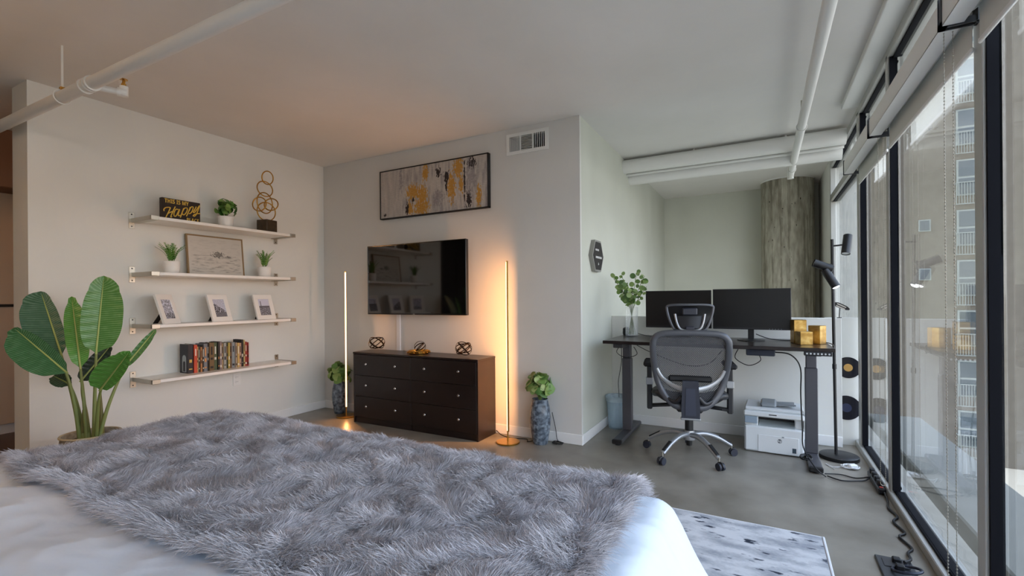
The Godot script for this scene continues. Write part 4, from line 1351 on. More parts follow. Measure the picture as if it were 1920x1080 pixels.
	var slat2 := MB.new().box(Vector3.ZERO, Vector3(0.106, 0.003, 0.010), 0.0, Basis(Vector3.RIGHT, 0.6)).mesh()
	for k in 11:
		part(ve, "slat", slat2, M.white_paint).position = Vector3(-0.003, -vh + 0.036 + k * 0.0122, 0.004)
	# --- two slim light columns
	led_lamp(Vector3(-3.80, 0, -3.44), Vector3(0.74, 0, 0.67).normalized(), 1.50, "slim brass light column glowing towards the room between dresser and corner vase", 0.45)
	led_lamp(Vector3(-1.885, 0, -3.42), Vector3(-1, 0, -0.04).normalized(), 1.52, "slim brass light column turned to light the dresser wall", 0.75)
	# --- two tall vases with leafy sprays
	for q in [[Vector3(-3.985, 0, -3.52), "mottled grey-blue vase of leafy stems in the corner by the shelf wall", 401, 0.335], [Vector3(-1.635, 0, -3.525), "mottled grey-blue vase of leafy stems beside the wall-facing light column", 402, 0.37]]:
		var vz := thing("floor_vase", q[1], "vase", q[0])
		var k: float = q[3] / 0.37
		part(vz, "body", MB.new().lathe([Vector2(0, 0), Vector2(0.058 * k, 0), Vector2(0.062 * k, 0.008), Vector2(0.082 * k, 0.13 * k), Vector2(0.088 * k, 0.2 * k), Vector2(0.082 * k, 0.29 * k), Vector2(0.064 * k, 0.365 * k), Vector2(0.066 * k, 0.372 * k), Vector2(0.058 * k, 0.372 * k), Vector2(0.06 * k, 0.33 * k), Vector2(0, 0.3 * k)], 36), vase_material())
		rng.seed = q[2]
		foliage_ball(vz, Vector3(0, 0.47 * k, 0), 0.112, 78, 0.075, 0.08, ["8da65c", "6c8f45", "a6b673", "557d3a"], 0.33 * k)


func vase_material() -> StandardMaterial3D:
	if not M.has("vase"):
		M.vase = tri_map(mat(Color.WHITE, 0.22), noise_tex(0.02, [[0.0, hexc("23272d")], [0.38, hexc("4d5661")], [0.6, hexc("76838f")], [1.0, hexc("a3adb5")]], 512, 6, 131), 2.2)
	return M.vase


func led_lamp(p: Vector3, face: Vector3, top: float, label: String, energy: float) -> void:
	var t := thing("light_column", label, "floor lamp", p, 0.0, "")
	part(t, "base", MB.new().lathe([Vector2(0, 0), Vector2(0.098, 0), Vector2(0.1, 0.003), Vector2(0.1, 0.010), Vector2(0.097, 0.013), Vector2(0, 0.013)], 40), M.brass)
	part(t, "stem", MB.new().tube([Vector3(0, 0.012, 0), Vector3(0, 0.10, 0)], 0.006, 10), M.brass)
	var side := Vector3.UP.cross(face).normalized()
	var bs := Basis(side, Vector3.UP, face)
	part(t, "channel", MB.new().box(Vector3(0, (top + 0.09) * 0.5, 0) - face * 0.006, Vector3(0.018, top - 0.09, 0.006), 0.001, bs), M.brass)
	var glow := mat(hexc("fff0d8"), 0.6)
	glow.emission_enabled = true
	glow.emission = hexc("ffcf94")
	glow.emission_energy_multiplier = 2.2
	part(t, "light_strip", MB.new().box(Vector3(0, (top + 0.09) * 0.5, 0) + face * 0.002, Vector3(0.0135, top - 0.11, 0.009), 0.002, bs), glow, "glowing warm white light strip")
	var l := AreaLight3D.new()
	l.name = "light_strip_light"
	l.area_size = Vector2(0.016, top - 0.11)
	l.light_color = hexc("ffb066")
	l.light_energy = energy
	l.area_range = 12.0
	l.shadow_enabled = true
	t.add_child(l)
	l.position = Vector3(0, (top + 0.09) * 0.5, 0) + face * 0.009
	l.basis = Basis.looking_at(face, Vector3.UP)


func abstract_texture() -> ImageTexture:
	var w := 640
	var h := 240
	var img := Image.create(w, h, false, Image.FORMAT_RGB8)
	var a := FastNoiseLite.new()
	a.seed = 141
	a.frequency = 0.02
	a.fractal_octaves = 5
	var b := FastNoiseLite.new()
	b.seed = 142
	b.frequency = 0.06
	b.fractal_octaves = 4
	var pale := Color("b7b0a8")
	var greyc := Color("7d787b")
	var ochre := Color("b5812e")
	var ink := Color("1c1518")
	# blobs: centre u, v, half sizes, colour index
	var blobs := [[0.33, 0.52, 0.065, 0.16, 0], [0.42, 0.62, 0.05, 0.22, 0], [0.41, 0.86, 0.075, 0.16, 0], [0.45, 0.16, 0.03, 0.16, 0], [0.69, 0.52, 0.035, 0.30, 0], [0.75, 0.16, 0.04, 0.2, 0], [0.775, 0.5, 0.02, 0.2, 0], [0.925, 0.78, 0.022, 0.22, 0], [0.30, 0.85, 0.03, 0.15, 0], [0.645, 0.3, 0.028, 0.14, 1], [0.84, 0.82, 0.028, 0.2, 1], [0.805, 0.4, 0.008, 0.5, 1], [0.87, 0.12, 0.04, 0.13, 1], [0.57, 0.2, 0.03, 0.12, 1], [0.27, 0.85, 0.018, 0.2, 1], [0.645, 0.45, 0.012, 0.2, 1], [0.33, 0.7, 0.012, 0.1, 1], [0.045, 0.93, 0.02, 0.04, 1], [0.86, 0.4, 0.05, 0.4, 2], [0.57, 0.7, 0.06, 0.2, 2], [0.21, 0.25, 0.02, 0.3, 2]]
	for y in h:
		for x in w:
			var u := float(x) / w
			var s := float(y) / h
			var streak := a.get_noise_2d(x * 2.2, y * 0.35)
			var col := pale.lerp(greyc, clampf(0.15 + 0.9 * streak * (0.35 if u < 0.22 else 1.0), 0.0, 0.8))
			for q in blobs:
				var dx: float = (u - q[0]) / q[2]
				var dy: float = (s - q[1]) / q[3]
				if absf(dx) > 2.0 or absf(dy) > 2.0:
					continue
				var k: float = 1.0 - sqrt(dx * dx + dy * dy) + 0.9 * b.get_noise_2d(x * 1.5 + q[4] * 333.0, y * 0.7)
				var target: Color = [ochre, ink, greyc][q[4]]
				var edge: float = [-0.02, 0.22, 0.1][q[4]]
				col = col.lerp(target, clampf((k - edge) * [4.0, 7.0, 1.5][q[4]], 0.0, [0.92, 0.95, 0.6][q[4]]))
			col = col.lightened(clampf(0.25 * b.get_noise_2d(x * 0.6, y * 3.0), 0.0, 0.2))
			img.set_pixel(x, y, col)
	return ImageTexture.create_from_image(img)


func monitor(called_label: String, p: Vector3, w: float, h: float, low: float, turn: float) -> void:   # p: foot on the desk; low: height of the panel's lower edge above the desk
	var t := thing("monitor", called_label, "monitor", p, turn)
	part(t, "panel", MB.new().span(Vector3(-w * 0.5, low, 0.0), Vector3(w * 0.5, low + h, -0.022), 0.003).span(Vector3(-w * 0.3, low + 0.06, -0.022), Vector3(w * 0.3, low + h - 0.06, -0.05), 0.008), M.black_plastic)
	part(t, "screen", MB.new().span(Vector3(-w * 0.5 + 0.007, low + 0.016, 0.001), Vector3(w * 0.5 - 0.007, low + h - 0.007, -0.002)), M.monitor)
	part(t, "neck", MB.new().span(Vector3(-0.022, 0.008, -0.04), Vector3(0.022, low + 0.12, -0.062), 0.003), M.black)
	part(t, "foot", MB.new().lathe([Vector2(0, 0), Vector2(0.10, 0), Vector2(0.10, 0.006), Vector2(0.03, 0.012), Vector2(0, 0.012)], 32, Vector3(0, 0, -0.03)), M.black)
	for k in 5:
		part(t, "button", MB.new().span(Vector3(w * 0.5 - 0.15 + k * 0.02, low + 0.005, 0.0), Vector3(w * 0.5 - 0.144 + k * 0.02, low + 0.009, 0.0012)), M.grey_plastic)


func build_office() -> void:
	# --- standing desk
	var dy := 0.852
	var t := thing("standing_desk", "dark brown standing desk on grey metal legs against the low wall", "desk", Vector3(-0.372, 0, -4.11))
	var o := t.position
	var dark := tri_map(mat(Color.WHITE, 0.28), noise_tex(0.02, [[0.0, hexc("1d1614")], [1.0, hexc("2a211e")]], 256, 3, 151), 1.5)
	part(t, "top", MB.new().span(Vector3(-1.168, dy - 0.026, -3.75) - o, Vector3(0.425, dy, -4.47) - o, 0.003), dark)
	var grey := mat(hexc("5a5a60"), 0.4, 0.5)
	for q in [[-1.055, 1.0], [0.312, -1.0]]:
		var x: float = q[0]
		var s: float = q[1]
		part(t, "foot", MB.new().span(Vector3(x - 0.04, 0.012, -3.755) - o, Vector3(x + 0.04, 0.045, -4.45) - o, 0.008), grey)
		for z in [-3.78, -4.42]:
			part(t, "levelling_pad", MB.new().lathe([Vector2(0, 0), Vector2(0.022, 0), Vector2(0.022, 0.012), Vector2(0, 0.012)], 14, Vector3(x, 0, z) - o), M.black)
		part(t, "end_cap", MB.new().span(Vector3(x - 0.041, 0.010, -3.745) - o, Vector3(x + 0.041, 0.046, -3.775) - o, 0.006), M.black)
		part(t, "leg", MB.new().span(Vector3(x - 0.04, 0.045, -4.075) - o, Vector3(x + 0.04, 0.672, -4.135) - o, 0.004), grey)
		part(t, "inner_leg", MB.new().span(Vector3(x - 0.034, 0.672, -4.08) - o, Vector3(x + 0.034, dy - 0.06, -4.13) - o, 0.004), grey)
		part(t, "mount_plate", MB.new().span(Vector3(x - 0.04, dy - 0.062, -3.80) - o, Vector3(x + 0.04, dy - 0.026, -4.42) - o, 0.004), M.dark_steel)
	part(t, "crossbar", MB.new().span(Vector3(-1.0, dy - 0.06, -4.08) - o, Vector3(0.27, dy - 0.027, -4.13) - o, 0.003), M.dark_steel)
	var cp := part(t, "control_panel", MB.new().span(Vector3(0.245, dy - 0.052, -3.735) - o, Vector3(0.405, dy - 0.024, -3.78) - o, 0.003), M.black_plastic)
	for k in 7:
		part(cp, "button", MB.new().lathe([Vector2(0.006, 0), Vector2(0.005, 0.002), Vector2(0, 0.002)], 12, Vector3(0.262 + k * 0.021, dy - 0.038, -3.735) - o, Basis(Vector3.RIGHT, PI / 2)), mat(hexc("cfd2d4"), 0.4))
	part(t, "control_box", MB.new().span(Vector3(-0.11, dy - 0.075, -3.80) - o, Vector3(0.075, dy - 0.027, -3.95) - o, 0.006), mat(hexc("1b2233"), 0.4))
	# --- monitors
	monitor("black monitor on the desk beside the gold cubes", Vector3(-0.085, dy, -4.17), 0.555, 0.325, 0.09, 0.0)
	monitor("black monitor on the desk beside the glass vase", Vector3(-0.655, dy, -4.27), 0.545, 0.325, 0.085, 0.0)
	# --- glass vase with round-leaved branches
	var v := thing("glass_vase", "clear glass cylinder of round-leaved eucalyptus on the desk", "vase", Vector3(-1.045, dy, -4.235))
	var gl := mat(Color(0.93, 0.97, 0.98, 0.06), 0.0)
	gl.transparency = BaseMaterial3D.TRANSPARENCY_ALPHA
	part(v, "cylinder", MB.new().lathe([Vector2(0, 0), Vector2(0.054, 0), Vector2(0.056, 0.004), Vector2(0.056, 0.265), Vector2(0.0535, 0.265), Vector2(0.0525, 0.018), Vector2(0, 0.016)], 32), gl)
	rng.seed = 501
	var tips := [Vector3(-0.16, 0.53, 0.02), Vector3(-0.10, 0.56, -0.03), Vector3(0.05, 0.585, 0.0), Vector3(0.12, 0.54, 0.02), Vector3(0.13, 0.45, -0.02), Vector3(-0.03, 0.48, 0.04), Vector3(-0.09, 0.44, 0.03), Vector3(0.02, 0.42, 0.05)]
	for k in tips.size():
		var e: Vector3 = tips[k]
		var a := Vector3(-e.x * 0.2, 0.02, -e.z * 0.3)
		var pts := curve([a, Vector3(e.x * 0.1, 0.25, e.z * 0.1), Vector3(e.x * 0.55, 0.40 * e.y / 0.53 + 0.02, e.z * 0.6), e], 6)
		var br := part(v, "branch", MB.new().tube(pts, 0.0022, 6), green("5f6b38"))
		for i in range(8, pts.size()):
			var d := Vector3(rng.randf_range(-1, 1), rng.randf_range(-0.3, 0.5), rng.randf_range(-1, 1)).normalized()
			var face := Vector3(rng.randf_range(-0.6, 0.6), rng.randf_range(-0.4, 0.9), rng.randf_range(0.1, 1)).normalized()
			var xx := d
			var yy := face.cross(xx).normalized()
			xx = yy.cross(face).normalized()
			var r := rng.randf_range(0.016, 0.027)
			var lf := MB.new().disc((pts[i] as Vector3) + xx * (r + 0.004), xx, yy, r, 14)
			lf.tube([pts[i], (pts[i] as Vector3) + xx * 0.006], 0.001, 4)
			part(br, "leaf", lf, green(["6f8a48", "587538", "839a5c", "4a6a35"][i % 4]))
	# --- gold cubes
	var gm := tri_map(mat(Color.WHITE, 0.32, 0.75), noise_tex(0.02, [[0.0, hexc("8a6a35")], [0.5, hexc("b48f4c")], [1.0, hexc("d6bd80")]], 256, 4, 161), 3.0)
	for q in [[Vector3(0.235, dy, -4.12), 0.085, 0.175, 0.25, "tallest gold block of three on the desk"], [Vector3(0.352, dy, -4.10), 0.085, 0.135, -0.55, "middle-height gold block of three on the desk"], [Vector3(0.262, dy, -4.005), 0.085, 0.095, 0.35, "shortest gold block of three on the desk"]]:
		var c := part(self, "gold_block", MB.new().box(Vector3(0, q[2] * 0.5, 0), Vector3(q[1], q[2], q[1]), 0.003), gm)
		c.position = q[0]
		c.rotation.y = q[3]
		tag(c, q[4], "ornament", "gold blocks on the desk")
	# --- small black speaker behind the vase
	var sp := thing("desk_puck", "small round black gadget behind the glass vase on the desk", "gadget", Vector3(-1.125, dy, -4.36))
	part(sp, "body", MB.new().lathe([Vector2(0, 0), Vector2(0.03, 0), Vector2(0.036, 0.02), Vector2(0.034, 0.065), Vector2(0.02, 0.075), Vector2(0, 0.076)], 20), M.black)
	# --- hexagonal wall sign
	var hx := thing("hexagon_sign", "black hexagonal sign in grey wooden rim on the office wall", "sign", Vector3(XA, 1.572, -3.985))
	var hexa := PackedVector2Array()
	var inner := PackedVector2Array()
	for k in 6:
		hexa.append(Vector2(cos(k * PI / 3), sin(k * PI / 3)) * 0.158)
		inner.append(Vector2(cos(k * PI / 3), sin(k * PI / 3)) * 0.140)
	part(hx, "rim", MB.new().extrude(hexa, Vector3(0, 0, 0), Vector3(0, 0, -1), Vector3.UP, 0.036), mat(hexc("8d8c86"), 0.6))
	part(hx, "face", MB.new().extrude(inner, Vector3(0.0362, 0, 0), Vector3(0, 0, -1), Vector3.UP, 0.0015), mat(hexc("15100f"), 0.6))
	var ink := mat(hexc("dcdcda"), 0.6)
	for q in [[0.052, 0.075, -0.02, 0.016], [-0.012, 0.07, -0.10, 0.018]]:
		var zc: float = q[1]
		while zc > q[2]:
			var wd := rng.randf_range(0.012, 0.02)
			part(hx, "lettering", MB.new().span(Vector3(0.0377, q[0] - q[3] * 0.5, zc), Vector3(0.0385, q[0] + q[3] * 0.5, zc - wd)), ink)
			zc -= wd + 0.007
	part(hx, "drop_mark", MB.new().lathe([Vector2(0, -0.014), Vector2(0.006, -0.006), Vector2(0.0, 0.014)], 10, Vector3(0.0378, -0.068, 0.0)), ink)
	# --- floor lamp with three heads
	var lp := thing("floor_lamp", "black floor lamp with three swivel heads beside the glazed wall", "floor lamp", Vector3(0.49, 0, -4.19))
	part(lp, "base", MB.new().lathe([Vector2(0, 0), Vector2(0.122, 0), Vector2(0.125, 0.004), Vector2(0.125, 0.026), Vector2(0.120, 0.030), Vector2(0, 0.030)], 44), M.black)
	part(lp, "pole", MB.new().tube([Vector3(-0.018, 0.028, 0), Vector3(-0.033, 1.625, 0)], 0.0105, 14), M.black)
	part(lp, "switch", MB.new().lathe([Vector2(0, -0.02), Vector2(0.014, -0.018), Vector2(0.014, 0.018), Vector2(0, 0.02)], 14, Vector3(-0.024, 0.68, 0.0)), M.black)
	for q in [[Vector3(0.046, 1.51, 0.03), Vector3(0.068, 1.652, -0.02), Vector3(-0.032, 1.575, 0), false], [Vector3(-0.155, 1.452, 0.06), Vector3(-0.035, 1.40, 0.045), Vector3(-0.032, 1.44, 0), false], [Vector3(-0.018, 1.268, 0.075), Vector3(-0.085, 1.398, 0.055), Vector3(-0.032, 1.44, 0), true]]:
		var a: Vector3 = q[0]
		var b: Vector3 = q[1]
		var d := (b - a).normalized()
		var hd := part(lp, "lamp_head", MB.new().lathe([Vector2(0.027, 0), Vector2(0.029, 0.001), Vector2(0.029, a.distance_to(b) - 0.004), Vector2(0.025, a.distance_to(b)), Vector2(0, a.distance_to(b))], 24, a, Basis(Quaternion(Vector3.UP, d))), M.black)
		part(hd, "joint", MB.new().tube([q[2], a.lerp(b, 0.5)], 0.006, 8), M.black)
		if q[3]:
			var gm2 := mat(hexc("ffffff"), 0.5)
			gm2.emission_enabled = true
			gm2.emission = hexc("f4f8ff")
			gm2.emission_energy_multiplier = 6.0
			part(hd, "bulb", MB.new().lathe([Vector2(0, 0.003), Vector2(0.025, 0.003)], 20, a, Basis(Quaternion(Vector3.UP, d))).lathe([Vector2(0.025, 0.003), Vector2(0.018, -0.004), Vector2(0, -0.007)], 20, a, Basis(Quaternion(Vector3.UP, d))), gm2, "lit white bulb")
			var sl := SpotLight3D.new()
			sl.name = "bulb_light"
			sl.light_color = hexc("f4f6ff")
			sl.light_energy = 0.2
			sl.light_size = 0.02
			sl.spot_angle = 55.0
			sl.spot_range = 12.0
			sl.spot_attenuation = 2.0
			sl.shadow_enabled = true
			lp.add_child(sl)
			sl.position = a - d * 0.012
			sl.basis = Basis.looking_at(-d, Vector3.RIGHT)
		else:
			part(hd, "bulb", MB.new().lathe([Vector2(0, 0.006), Vector2(0.026, 0.006)], 20, a, Basis(Quaternion(Vector3.UP, d))), M.white_plastic)
	# --- printer
	var p := thing("printer", "white multifunction laser printer on the floor under the desk", "printer", Vector3(0.065, 0, -4.07), -0.03)
	part(p, "body", MB.new().span(Vector3(-0.2, 0.006, 0.0), Vector3(0.2, 0.205, -0.33), 0.012).span(Vector3(-0.2, 0.2, -0.02), Vector3(-0.105, 0.28, -0.33), 0.006).span(Vector3(0.14, 0.2, -0.05), Vector3(0.2, 0.28, -0.33), 0.006).span(Vector3(-0.11, 0.2, -0.16), Vector3(0.15, 0.28, -0.33), 0.004), M.white_plastic)
	part(p, "tray_door", MB.new().span(Vector3(-0.105, 0.012, 0.004), Vector3(0.165, 0.142, -0.01), 0.002), M.white_plastic)
	part(p, "tray_latch", MB.new().span(Vector3(0.055, 0.136, 0.004), Vector3(0.07, 0.145, 0.008), 0.001), M.grey_plastic)
	part(p, "scanner", MB.new().span(Vector3(-0.203, 0.278, 0.006), Vector3(0.203, 0.318, -0.335), 0.008).span(Vector3(-0.198, 0.318, -0.02), Vector3(0.198, 0.345, -0.32), 0.01), M.white_plastic)
	part(p, "output_tray", MB.new().box(Vector3(0.02, 0.213, -0.085), Vector3(0.24, 0.006, 0.15), 0.001, Basis(Vector3.RIGHT, 0.12)), mat(hexc("b4bcbd"), 0.5))
	part(p, "output_slot", MB.new().span(Vector3(-0.105, 0.225, -0.152), Vector3(0.14, 0.277, -0.158)), M.black)
	part(p, "control_display", MB.new().box(Vector3(-0.152, 0.25, 0.0), Vector3(0.088, 0.052, 0.012), 0.003, Basis(Vector3.RIGHT, -0.2)), mat(hexc("8d9dab"), 0.3))
	part(p, "feeder", MB.new().span(Vector3(-0.09, 0.343, -0.05), Vector3(0.02, 0.378, -0.25), 0.012).box(Vector3(0.06, 0.362, -0.15), Vector3(0.16, 0.006, 0.15), 0.002, Basis(Vector3.BACK, 0.05)).span(Vector3(0.03, 0.362, -0.09), Vector3(0.15, 0.372, -0.11), 0.002), M.grey_plastic)
	part(p, "name_plate", MB.new().span(Vector3(-0.03, 0.296, 0.006), Vector3(0.022, 0.304, 0.0066)), mat(hexc("3a3d42"), 0.5))
	var lg := part(p, "emblem", MB.new().lathe([Vector2(0.0155, 0), Vector2(0.0155, 0.0012), Vector2(0, 0.0012)], 24, Vector3(0.04, 0.108, 0.004), Basis(Vector3.RIGHT, PI / 2)), mat(hexc("4b4f55"), 0.4), "round grey emblem")
	var hp := part(lg, "lettering", text_mesh("hp", 0.024, 0.001, true, true), M.white_plastic)
	hp.position = Vector3(0.04, 0.109, 0.0056)
	part(p, "energy_sticker", MB.new().span(Vector3(0.122, 0.03, 0.004), Vector3(0.148, 0.066, 0.0045)), mat(hexc("3a4a55"), 0.5), "dark blue-grey sticker")
	# --- waste bin
	var b := thing("waste_bin", "translucent pale blue waste bin in the office corner under the desk", "bin", Vector3(-1.195, 0, -4.28))
	var bm := mat(Color(0.72, 0.83, 0.9, 0.32), 0.3)
	bm.transparency = BaseMaterial3D.TRANSPARENCY_ALPHA
	part(b, "bucket", MB.new().lathe([Vector2(0, 0), Vector2(0.078, 0), Vector2(0.082, 0.006), Vector2(0.100, 0.285), Vector2(0.106, 0.288), Vector2(0.106, 0.298), Vector2(0.098, 0.298), Vector2(0.080, 0.01), Vector2(0, 0.008)], 32), bm)
	var lm := mat(Color(0.85, 0.9, 0.93, 0.3), 0.3)
	lm.transparency = BaseMaterial3D.TRANSPARENCY_ALPHA
	part(b, "liner", MB.new().grid(func(u: float, w: float) -> Vector3:
		var a := u * TAU
		var wob := 0.004 * sin(a * 7.0) + 0.003 * sin(a * 13.0 + w * 9.0)
		var r := lerpf(0.074, 0.094, w) + wob if w < 0.86 else 0.1085 + wob * 0.4
		var y := lerpf(0.014, 0.302, w / 0.86) if w < 0.86 else lerpf(0.302, 0.25, (w - 0.86) / 0.14)
		return Vector3(cos(a) * r, y, sin(a) * r), 60, 16), lm)
	# --- records beyond the low wall's end
	var rec := func(c: Vector3, r: float, label: String, lab: Color) -> void:
		var k := thing("vinyl_record", label, "record", c)
		part(k, "disc", MB.new().lathe([Vector2(0, 0), Vector2(r, 0), Vector2(r, 0.003), Vector2(r * 0.38, 0.004), Vector2(0, 0.004)], 40, Vector3.ZERO, Basis(Vector3.RIGHT, PI / 2)), mat(hexc("15151f"), 0.25))
		part(k, "centre_label", MB.new().lathe([Vector2(r * 0.36, 0.0042), Vector2(0.004, 0.0048), Vector2(0, 0.0048)], 24, Vector3.ZERO, Basis(Vector3.RIGHT, PI / 2)), mat(lab, 0.5))
	rec.call(Vector3(0.603, 0.625, ZK - 0.096), 0.085, "black record with gold label on the white panel by the glass", hexc("c79b55"))
	rec.call(Vector3(0.590, 0.30, ZK - 0.096), 0.098, "black record with navy label low on the white panel by the glass", hexc("2b3350"))
	var gh := thing("guitar_headstock", "small black and cream guitar headstock ornament on the low wall's end", "ornament", Vector3(0.553, 1.03, ZK - 0.03))
	var poly := PackedVector2Array([Vector2(-0.055, 0.030), Vector2(-0.045, 0.052), Vector2(-0.02, 0.05), Vector2(0.035, 0.02), Vector2(0.055, -0.002), Vector2(0.05, -0.012), Vector2(0.03, -0.012), Vector2(-0.03, 0.012)])
	var shift := PackedVector2Array()
	for q in poly:
		shift.append(q + Vector2(0.0, 0.0725))
	part(gh, "head", MB.new().extrude(shift, Vector3.ZERO, Vector3.RIGHT, Vector3.UP, 0.012), M.black)
	part(gh, "slot", MB.new().bar(Vector3(-0.028, 0.113, 0.013), Vector3(0.03, 0.081, 0.013), 0.009, 0.002, 0.0, Vector3.BACK), mat(hexc("d9d0c4"), 0.5))
	part(gh, "slot", MB.new().bar(Vector3(-0.035, 0.097, 0.013), Vector3(0.022, 0.067, 0.013), 0.009, 0.002, 0.0, Vector3.BACK), mat(hexc("d9d0c4"), 0.5))
	part(gh, "stand", MB.new().span(Vector3(-0.03, -0.002, 0.0), Vector3(0.0, 0.003, 0.02)).bar(Vector3(-0.015, 0.0, 0.006), Vector3(-0.01, 0.085, 0.006), 0.006, 0.006), M.black)
	build_cables(dy)


func cable(label: String, pts: Array, r: float, m: Material, group := "") -> void:
	var o: Vector3 = pts[0]
	var k := thing("cable", label, "cable", o, 0.0, group)
	part(k, "cord", MB.new().tube(curve(pts.map(func(q): return q - o), 8), r, 6), m)


func coil(c: Vector3, rx: float, rz: float, turns: int, sd: int, lift := 0.004) -> Array:
	var r := RandomNumberGenerator.new()
	r.seed = sd
	var out := []
	for i in turns * 8:
		var a := TAU * i / 8.0
		var k := r.randf_range(0.75, 1.15)
		out.append(c + Vector3(cos(a) * rx * k, lift + 0.004 * (i % 3), sin(a) * rz * k))
	return out


func build_cables(dy: float) -> void:
	var B: Material = M.cable
	cable("thin black cable looping under the desk's end above the waste bin", [Vector3(-1.07, 0.80, -3.95), Vector3(-1.10, 0.74, -3.93), Vector3(-1.02, 0.70, -3.92), Vector3(-0.93, 0.73, -3.93), Vector3(-0.96, 0.79, -3.95)], 0.0028, B)
	cable("thin black cable hanging down the desk leg by the waste bin", [Vector3(-1.08, 0.80, -4.0), Vector3(-1.085, 0.65, -4.02), Vector3(-1.115, 0.48, -4.03), Vector3(-1.11, 0.40, -4.02), Vector3(-1.105, 0.34, -4.01)], 0.0028, B)
	cable("long thin black cable sagging under the desk behind the chair", [Vector3(-0.94, 0.80, -3.98), Vector3(-0.80, 0.74, -3.96), Vector3(-0.55, 0.66, -3.95), Vector3(-0.38, 0.68, -3.95), Vector3(-0.28, 0.79, -3.96)], 0.0028, B)
	cable("short black cable drooping under the desk near the control box", [Vector3(-0.17, 0.80, -4.0), Vector3(-0.19, 0.73, -4.0), Vector3(-0.10, 0.68, -3.99), Vector3(-0.02, 0.72, -3.98), Vector3(-0.03, 0.775, -3.96)], 0.0032, B)
	cable("black cable running down the desk leg by the printer to the floor", [Vector3(0.075, 0.80, -3.88), Vector3(0.17, 0.79, -3.84), Vector3(0.23, 0.70, -3.86), Vector3(0.235, 0.5, -3.92), Vector3(0.245, 0.25, -3.95), Vector3(0.25, 0.12, -3.92), Vector3(0.30, 0.06, -3.70), Vector3(0.36, 0.008, -3.70)], 0.0045, B)
	cable("black cable trailing across the desk behind the gold blocks", [Vector3(-0.05, dy + 0.05, -4.25), Vector3(0.03, dy + 0.02, -4.24), Vector3(0.12, dy + 0.005, -4.26), Vector3(0.25, dy + 0.005, -4.27), Vector3(0.36, dy + 0.005, -4.24), Vector3(0.435, dy + 0.006, -4.05), Vector3(0.445, dy - 0.03, -3.98)], 0.0035, B)
	cable("black cable lying on the desk between vase and monitor", [Vector3(-1.02, dy + 0.02, -4.36), Vector3(-0.92, dy + 0.006, -4.30), Vector3(-0.82, dy + 0.006, -4.26), Vector3(-0.70, dy + 0.05, -4.33)], 0.003, B)
	cable("tangle of black cables at the foot of the desk leg by the printer", coil(Vector3(0.262, 0.06, -3.86), 0.035, 0.06, 4, 5, 0.01).map(func(q): return q), 0.0035, B)
	cable("thick black cord on the floor from desk leg to power strip", [Vector3(0.37, 0.008, -3.72), Vector3(0.44, 0.008, -3.67), Vector3(0.52, 0.008, -3.70), Vector3(0.58, 0.01, -3.74), Vector3(0.61, 0.03, -3.78)], 0.0045, B)
	cable("second black cord on the floor from desk leg to power strip", [Vector3(0.36, 0.008, -3.76), Vector3(0.45, 0.008, -3.79), Vector3(0.53, 0.008, -3.76), Vector3(0.60, 0.03, -3.75)], 0.004, B)
	cable("kinked black cord along the glazed wall's floor rail", [Vector3(0.635, 0.02, -3.52), Vector3(0.632, 0.008, -3.42), Vector3(0.615, 0.008, -3.31), Vector3(0.632, 0.008, -3.2), Vector3(0.600, 0.008, -3.12), Vector3(0.622, 0.008, -3.0), Vector3(0.588, 0.008, -2.94), Vector3(0.612, 0.008, -2.83), Vector3(0.585, 0.008, -2.77), Vector3(0.575, 0.02, -2.68), Vector3(0.54, 0.03, -2.62)], 0.006, B)
	cable("black lamp cord on the floor behind the wall-facing light column", [Vector3(-2.10, 0.03, -3.60), Vector3(-2.02, 0.008, -3.56), Vector3(-1.90, 0.006, -3.53), Vector3(-1.78, 0.006, -3.56), Vector3(-1.74, 0.006, -3.50), Vector3(-1.70, 0.006, -3.57)], 0.004, B)
	cable("small coil of black cord on the floor between vase and wall corner", [Vector3(-1.56, 0.25, -3.60), Vector3(-1.53, 0.12, -3.60), Vector3(-1.51, 0.03, -3.59)] + coil(Vector3(-1.50, 0.004, -3.57), 0.045, 0.03, 3, 8), 0.003, B)
	var ws := thing("white_cord_bundle", "loose bundle of white cord and adapter on the floor by the lamp base", "cable", Vector3(0.53, 0, -3.98))
	part(ws, "cord", MB.new().tube(curve(coil(Vector3(0.0, 0.005, 0.0), 0.05, 0.045, 4, 11), 5), 0.0025, 6), M.cable_white)
	part(ws, "tail", MB.new().tube(curve([Vector3(-0.04, 0.006, 0.0), Vector3(-0.1, 0.004, 0.03), Vector3(-0.14, 0.004, -0.02), Vector3(-0.10, 0.004, 0.08)], 6), 0.0025, 6), M.cable_white)
	part(ws, "adapter", MB.new().box(Vector3(0.01, 0.018, 0.01), Vector3(0.06, 0.034, 0.04), 0.008, Basis(Vector3.UP, 0.5)), M.cable_white)
	var ps := thing("power_strip", "black power strip with plugs against the glazed wall's floor rail", "power strip", Vector3(0.625, 0, -3.70), 0.0)
	part(ps, "body", MB.new().span(Vector3(-0.018, 0.002, -0.17), Vector3(0.02, 0.038, 0.17), 0.006), M.black_plastic)
	for k in 4:
		part(ps, "plug", MB.new().span(Vector3(-0.014, 0.036, -0.14 + k * 0.075), Vector3(0.014, 0.07, -0.105 + k * 0.075), 0.005), M.black)
	part(ps, "switch", MB.new().span(Vector3(-0.01, 0.038, 0.145), Vector3(0.01, 0.044, 0.16), 0.002), mat(hexc("b03a2c"), 0.4), "small red switch")
	var fb := thing("floor_outlet", "dark metal floor outlet plate with plugged cords near the glazed wall", "outlet", Vector3(0.515, 0, -2.60))
	part(fb, "plate", MB.new().span(Vector3(-0.07, 0.0, -0.085), Vector3(0.06, 0.012, 0.11), 0.003), M.dark_steel)
